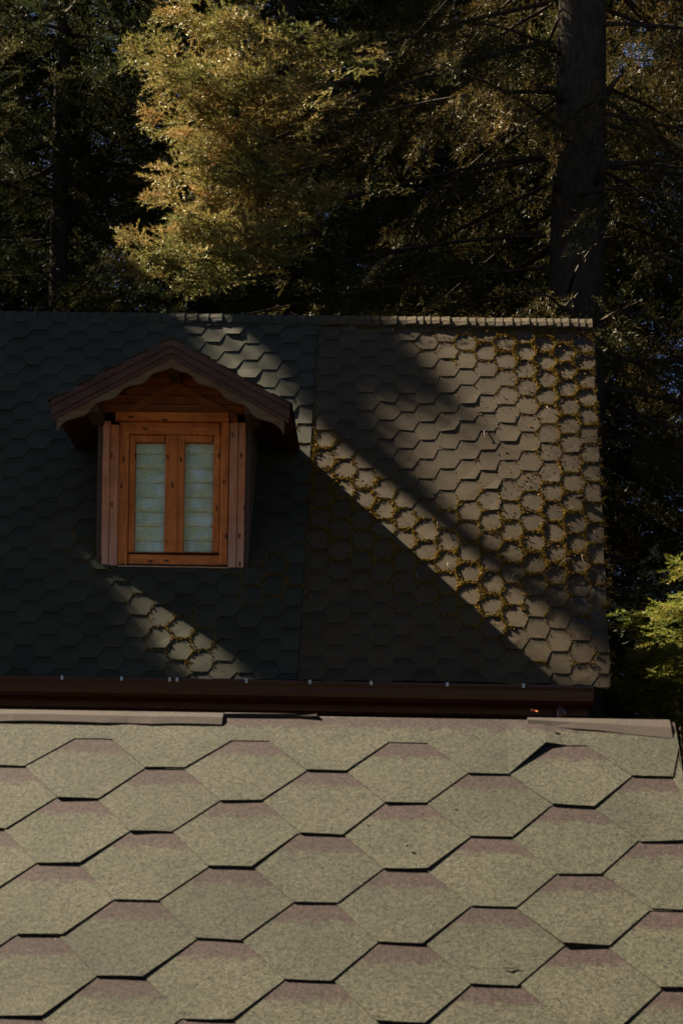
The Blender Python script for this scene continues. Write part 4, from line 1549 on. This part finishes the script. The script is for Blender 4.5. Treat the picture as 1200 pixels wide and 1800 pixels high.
FA = forest_fir("fir_tree", "dark fir with a slim brown trunk standing in shade left of the golden boughs", 101, 27, .26, 3.6, T_MID, M['green'], .50, 1.2, 62)
FB = forest_fir("fir_tree", "shaded fir filling the gap between the golden boughs and the thick trunk", 202, 24, .22, 3.2, T_MID, M['green'], .46, .6, 60)
FC = forest_fir("fir_tree", "pale yellow-green tree facing the dormer window from across the yard", 303, 21, .22, 3.4, T_MID, M['young'], .5, .6, 52)
FC['group'] = "pale trees across the yard"
FC['label'] = "pale yellow-green tree standing across the yard, mirrored in the window"
rr = np.random.default_rng(9)
spots = [(-5.35, 29.5), (-1.7, 28.5), (1.0, 27.5), (4.6, 25.6), (-8.9, 37), (-3.4, 33), (.2, 33.5), (3.4, 31.5), (7.4, 29.5), (-6.4, 37), (-1.9, 38), (2.1, 38), (-11, 39), (10.5, 35), (-4.2, 43), (0, 44), (5.0, 47)]
side_spots = [(9.6, 22), (7.6, 18.2), (10.5, 12), (12.5, 26), (9.5, 5), (13, -3)]
left_spots = [(-7.1, 34.5), (-15.0, 37), (-18, 26), (-19, 36), (-22, 30), (-16.5, 41), (-24, 20)]
rear_spots = [(-9, -9), (-4.5, -12), (.5, -10.5), (5, -13), (9, -8), (-13, -5), (-1.5, -17), (4, -19), (-8, -18), (12, -15), (-18, -14), (-12, 4)]
LAB = {
    (-5.35, 29.5): None, (-1.7, 28.5): "shaded fir right behind the golden boughs",
    (1.0, 27.5): None, (4.6, 25.6): "shaded fir on the right of the thick trunk, beyond the roof's right end",
}
k = 0
for i, (x, y) in enumerate(spots + side_spots + left_spots + rear_spots):
    lab = LAB.get((x, y), "")
    rz, s_ = rr.uniform(0, 6.28), rr.uniform(.88, 1.12) * (1.55 if y > 36 else 1.2 if y > 30 else 1.0)
    if (x, y) == (-5.35, 29.5):
        FA.location = (x, y, 0); continue
    if (x, y) == (1.0, 27.5):
        FB.location = (x, y, 0); continue
    if (x, y) == rear_spots[0]:
        FC.location = (x, y, 0); continue
    rear = (x, y) in rear_spots
    if not lab:
        lab = "pale yellow-green tree standing across the yard, mirrored in the window" if rear else "dark fir of the forest wall around the houses, in deep shade"
    o = copy_thing(FC if rear else FA if i % 2 else FB, (x, y, 0), rz, s_, lab)
    if rear:
        o['group'] = FC['group']

# ---- unseen firs up-sun on the left, crowns cut open to shape the dappled light
def shade_fir(x, y, h, spread, seed, label):
    r = np.random.default_rng(seed)
    t = thing("fir_tree", label, "tree", (x, y, 0), "tall firs up-sun of the house")
    v, f = trunk_mesh(x, y, h, .3, seed=seed, seg=12, rows=18)
    mk("trunk", v, f, M['bark_dark'], t, smooth=True)
    sp = Sprays()
    for z in np.linspace(2.5, h - .5, int(h * 2.9)):
        fr = z / h
        L0 = spread * (1 - fr) ** .5 + .3
        for k in range(7):
            az = r.uniform(0, 2 * math.pi)
            L = L0 * r.uniform(.7, 1.1)
            d = np.array([math.cos(az), math.sin(az), r.uniform(-.4, .0)])
            b = np.array([x, y, z + r.uniform(-.2, .2)])
            sp.branch(b, b + d * L, r, sag=.1, ds=.20, side=min(1.1, .45 * L), spr=.36, hang=.3, rad=.012, tint=r.uniform(.1, .7), pend=.4, t0=.12, dense=1.0)
    p, d, u, q_, tt = sp.arrays()
    ok = clear_of_sunbeams(p, d, q_)
    for s2, rep in ((.20, 3), (.11, 5)):
        lost = np.nonzero(~ok)[0]
        near_ = np.nonzero(~ok & EDGE[tuple(np.clip(np.array(sunplane(p)), 0, GN - 1))])[0]
        idx = np.repeat(near_, rep)
        p2 = p[idx] + r.normal(0, .16, (len(idx), 3)); d2 = unit(d[idx] + r.normal(0, .5, (len(idx), 3)))
        p = np.concatenate([p[ok], p2]); d = np.concatenate([d[ok], d2])
        u = np.concatenate([u[ok], u[idx]]); tt = np.concatenate([tt[ok], tt[idx]]); q_ = np.concatenate([q_[ok], np.full(len(idx), s2)])
        ok = clear_of_sunbeams(p, d, q_)
    sp.p, sp.d, sp.u, sp.s, sp.t = list(p[ok]), list(d[ok]), list(u[ok]), list(q_[ok]), list(tt[ok])
    foliage("crown", sp, T_LO, M['green'], t, r)


shade_fir(-9.6, 18.6, 28, 3.8, 301, "tall fir beside the house on its left, casting the dappled roof shade")
shade_fir(-13.0, 20.2, 30, 4.4, 302, "taller fir standing second in line left of the house")
shade_fir(-9.4, 25.0, 31, 3.8, 303, "tall fir left of and behind the house, shading the forest")
shade_fir(-14.0, 28.2, 33, 4.4, 304, "tallest fir left of and well behind the house")

# ---- young trees right of the roof
r = np.random.default_rng(12)
yf = thing("young_fir", "young fir with bright yellow-green boughs just right of the roof's lower corner", "young tree", (3.75, 17.1, 0))
v, f = trunk_mesh(3.75, 17.1, 7.6, .09, seed=8, seg=8, rows=10)
mk("trunk", v, f, M['bark_dark'], yf, smooth=True)
sp = Sprays()
for (x, y, Y, up) in ((1083, 1202, 16.8, -.1), (1098, 1220, 16.9, -.1), (1120, 1206, 16.7, -.05), (1135, 1150, 16.4, .1), (1140, 1120, 16.7, .15), (1170, 1068, 16.6, .2), (1185, 1060, 16.8, .2), (1150, 1190, 16.8, 0), (1150, 1258, 16.5, -.1), (1178, 1245, 16.4, -.1), (1180, 1150, 16.3, .1), (1120, 1088, 17.2, .1), (1195, 1000, 17, .2)):
    tip = at_y(x, y, Y + .25)
    base = np.array([3.75, 17.1, tip[2] + .25 + up])
    sp.branch(base, tip, r, sag=.06, ds=.06, side=.42, spr=.21, hang=.1, rad=.014, tint=r.uniform(.35, .8), upturn=.05, dense=1.3)
for i in range(40):
    z = r.uniform(1.0, 7.0); az = r.uniform(0, 6.28)
    L = (7.8 - z) * .27 * r.uniform(.6, 1)
    d = np.array([math.cos(az), math.sin(az), -.1])
    if d[0] < -.3 and z > 3.5:
        continue
    b = np.array([3.75, 17.1, z])
    sp.branch(b, b + d * L, r, sag=.06, ds=.11, side=.4, spr=.2, hang=.12, rad=.014, tint=r.uniform(.1, .5))
foliage("crown", sp, T_HI, M['young'], yf, r)
mk("boughs", sp.limbs.V, sp.limbs.F, M['bark_dark'], yf)
# broadleaf sapling behind it
LEAF = [(np.array([(0, 0, 0), (.3, -.26, .03), (.7, -.22, .02), (1, 0, -.04), (.7, .22, .02), (.3, .26, .03)]), np.array([(0, 1, 2, 3, 4, 5)])),
        (np.array([(0, 0, 0), (.3, -.2, .08), (.7, -.18, .07), (1, 0, -.02), (.7, .18, -.03), (.3, .2, -.02)]), np.array([(0, 1, 2, 3, 4, 5)]))]
bs = thing("sapling", "broadleaf sapling with layered pale green leaves above the young fir", "sapling", (3.3, 18.4, 0))
m = MB()
stem = np.array([3.3, 18.4, 0])
top_ = at_y(1155, 955, 18.3)
m.tube([stem, stem * .4 + top_ * .6 + np.array([.1, 0, 0]), top_], [.05, .03, .006], 7)
lp, ld, ls_ = [], [], []
for (x, y) in ((1130, 985), (1185, 978), (1128, 1000), (1192, 1010), (1112, 1030), (1150, 1028), (1110, 1048), (1082, 1070), (1112, 1078), (1075, 1062), (1180, 1030), (1205, 990), (1205, 1030), (1150, 968), (1082, 1110), (1100, 1130)):
    tip = at_y(x, y, r.uniform(17.9, 18.5))
    b = np.array([top_[0] + .05, 18.4, tip[2] + .04])
    m.tube([b, (b + tip) / 2 + np.array([0, 0, .03]), tip], [.010, .007, .003], 4)
    nlv = int(np.linalg.norm(tip - b) / .022) + 6
    for i in range(nlv):
        fq = r.uniform(.15, 1.05)
        lp.append(b + (tip - b) * fq + r.normal(0, .018, 3)); dd = unit(tip - b) + np.array([0, r.choice([-1, 1]) * .8, -.15]) + r.normal(0, .3, 3)
        ld.append(unit(dd)); ls_.append(r.uniform(.04, .075))
lp, ld, ls_ = np.array(lp), np.array(ld), np.array(ls_)
uu = np.array([0, 0, 1.0]) + r.normal(0, .3, (len(lp), 3))
y_ = unit(np.cross(uu, ld)); z_ = np.cross(ld, y_)
v, f, tt = scatter(LEAF, lp, np.stack([ld, y_, z_], 1), ls_, r.uniform(0, 1, len(lp)), r)
m.build("trunk", M['bark_dark'], bs)
mk("crown", v, f, M['broad'], bs, attrs={"tint": tt})
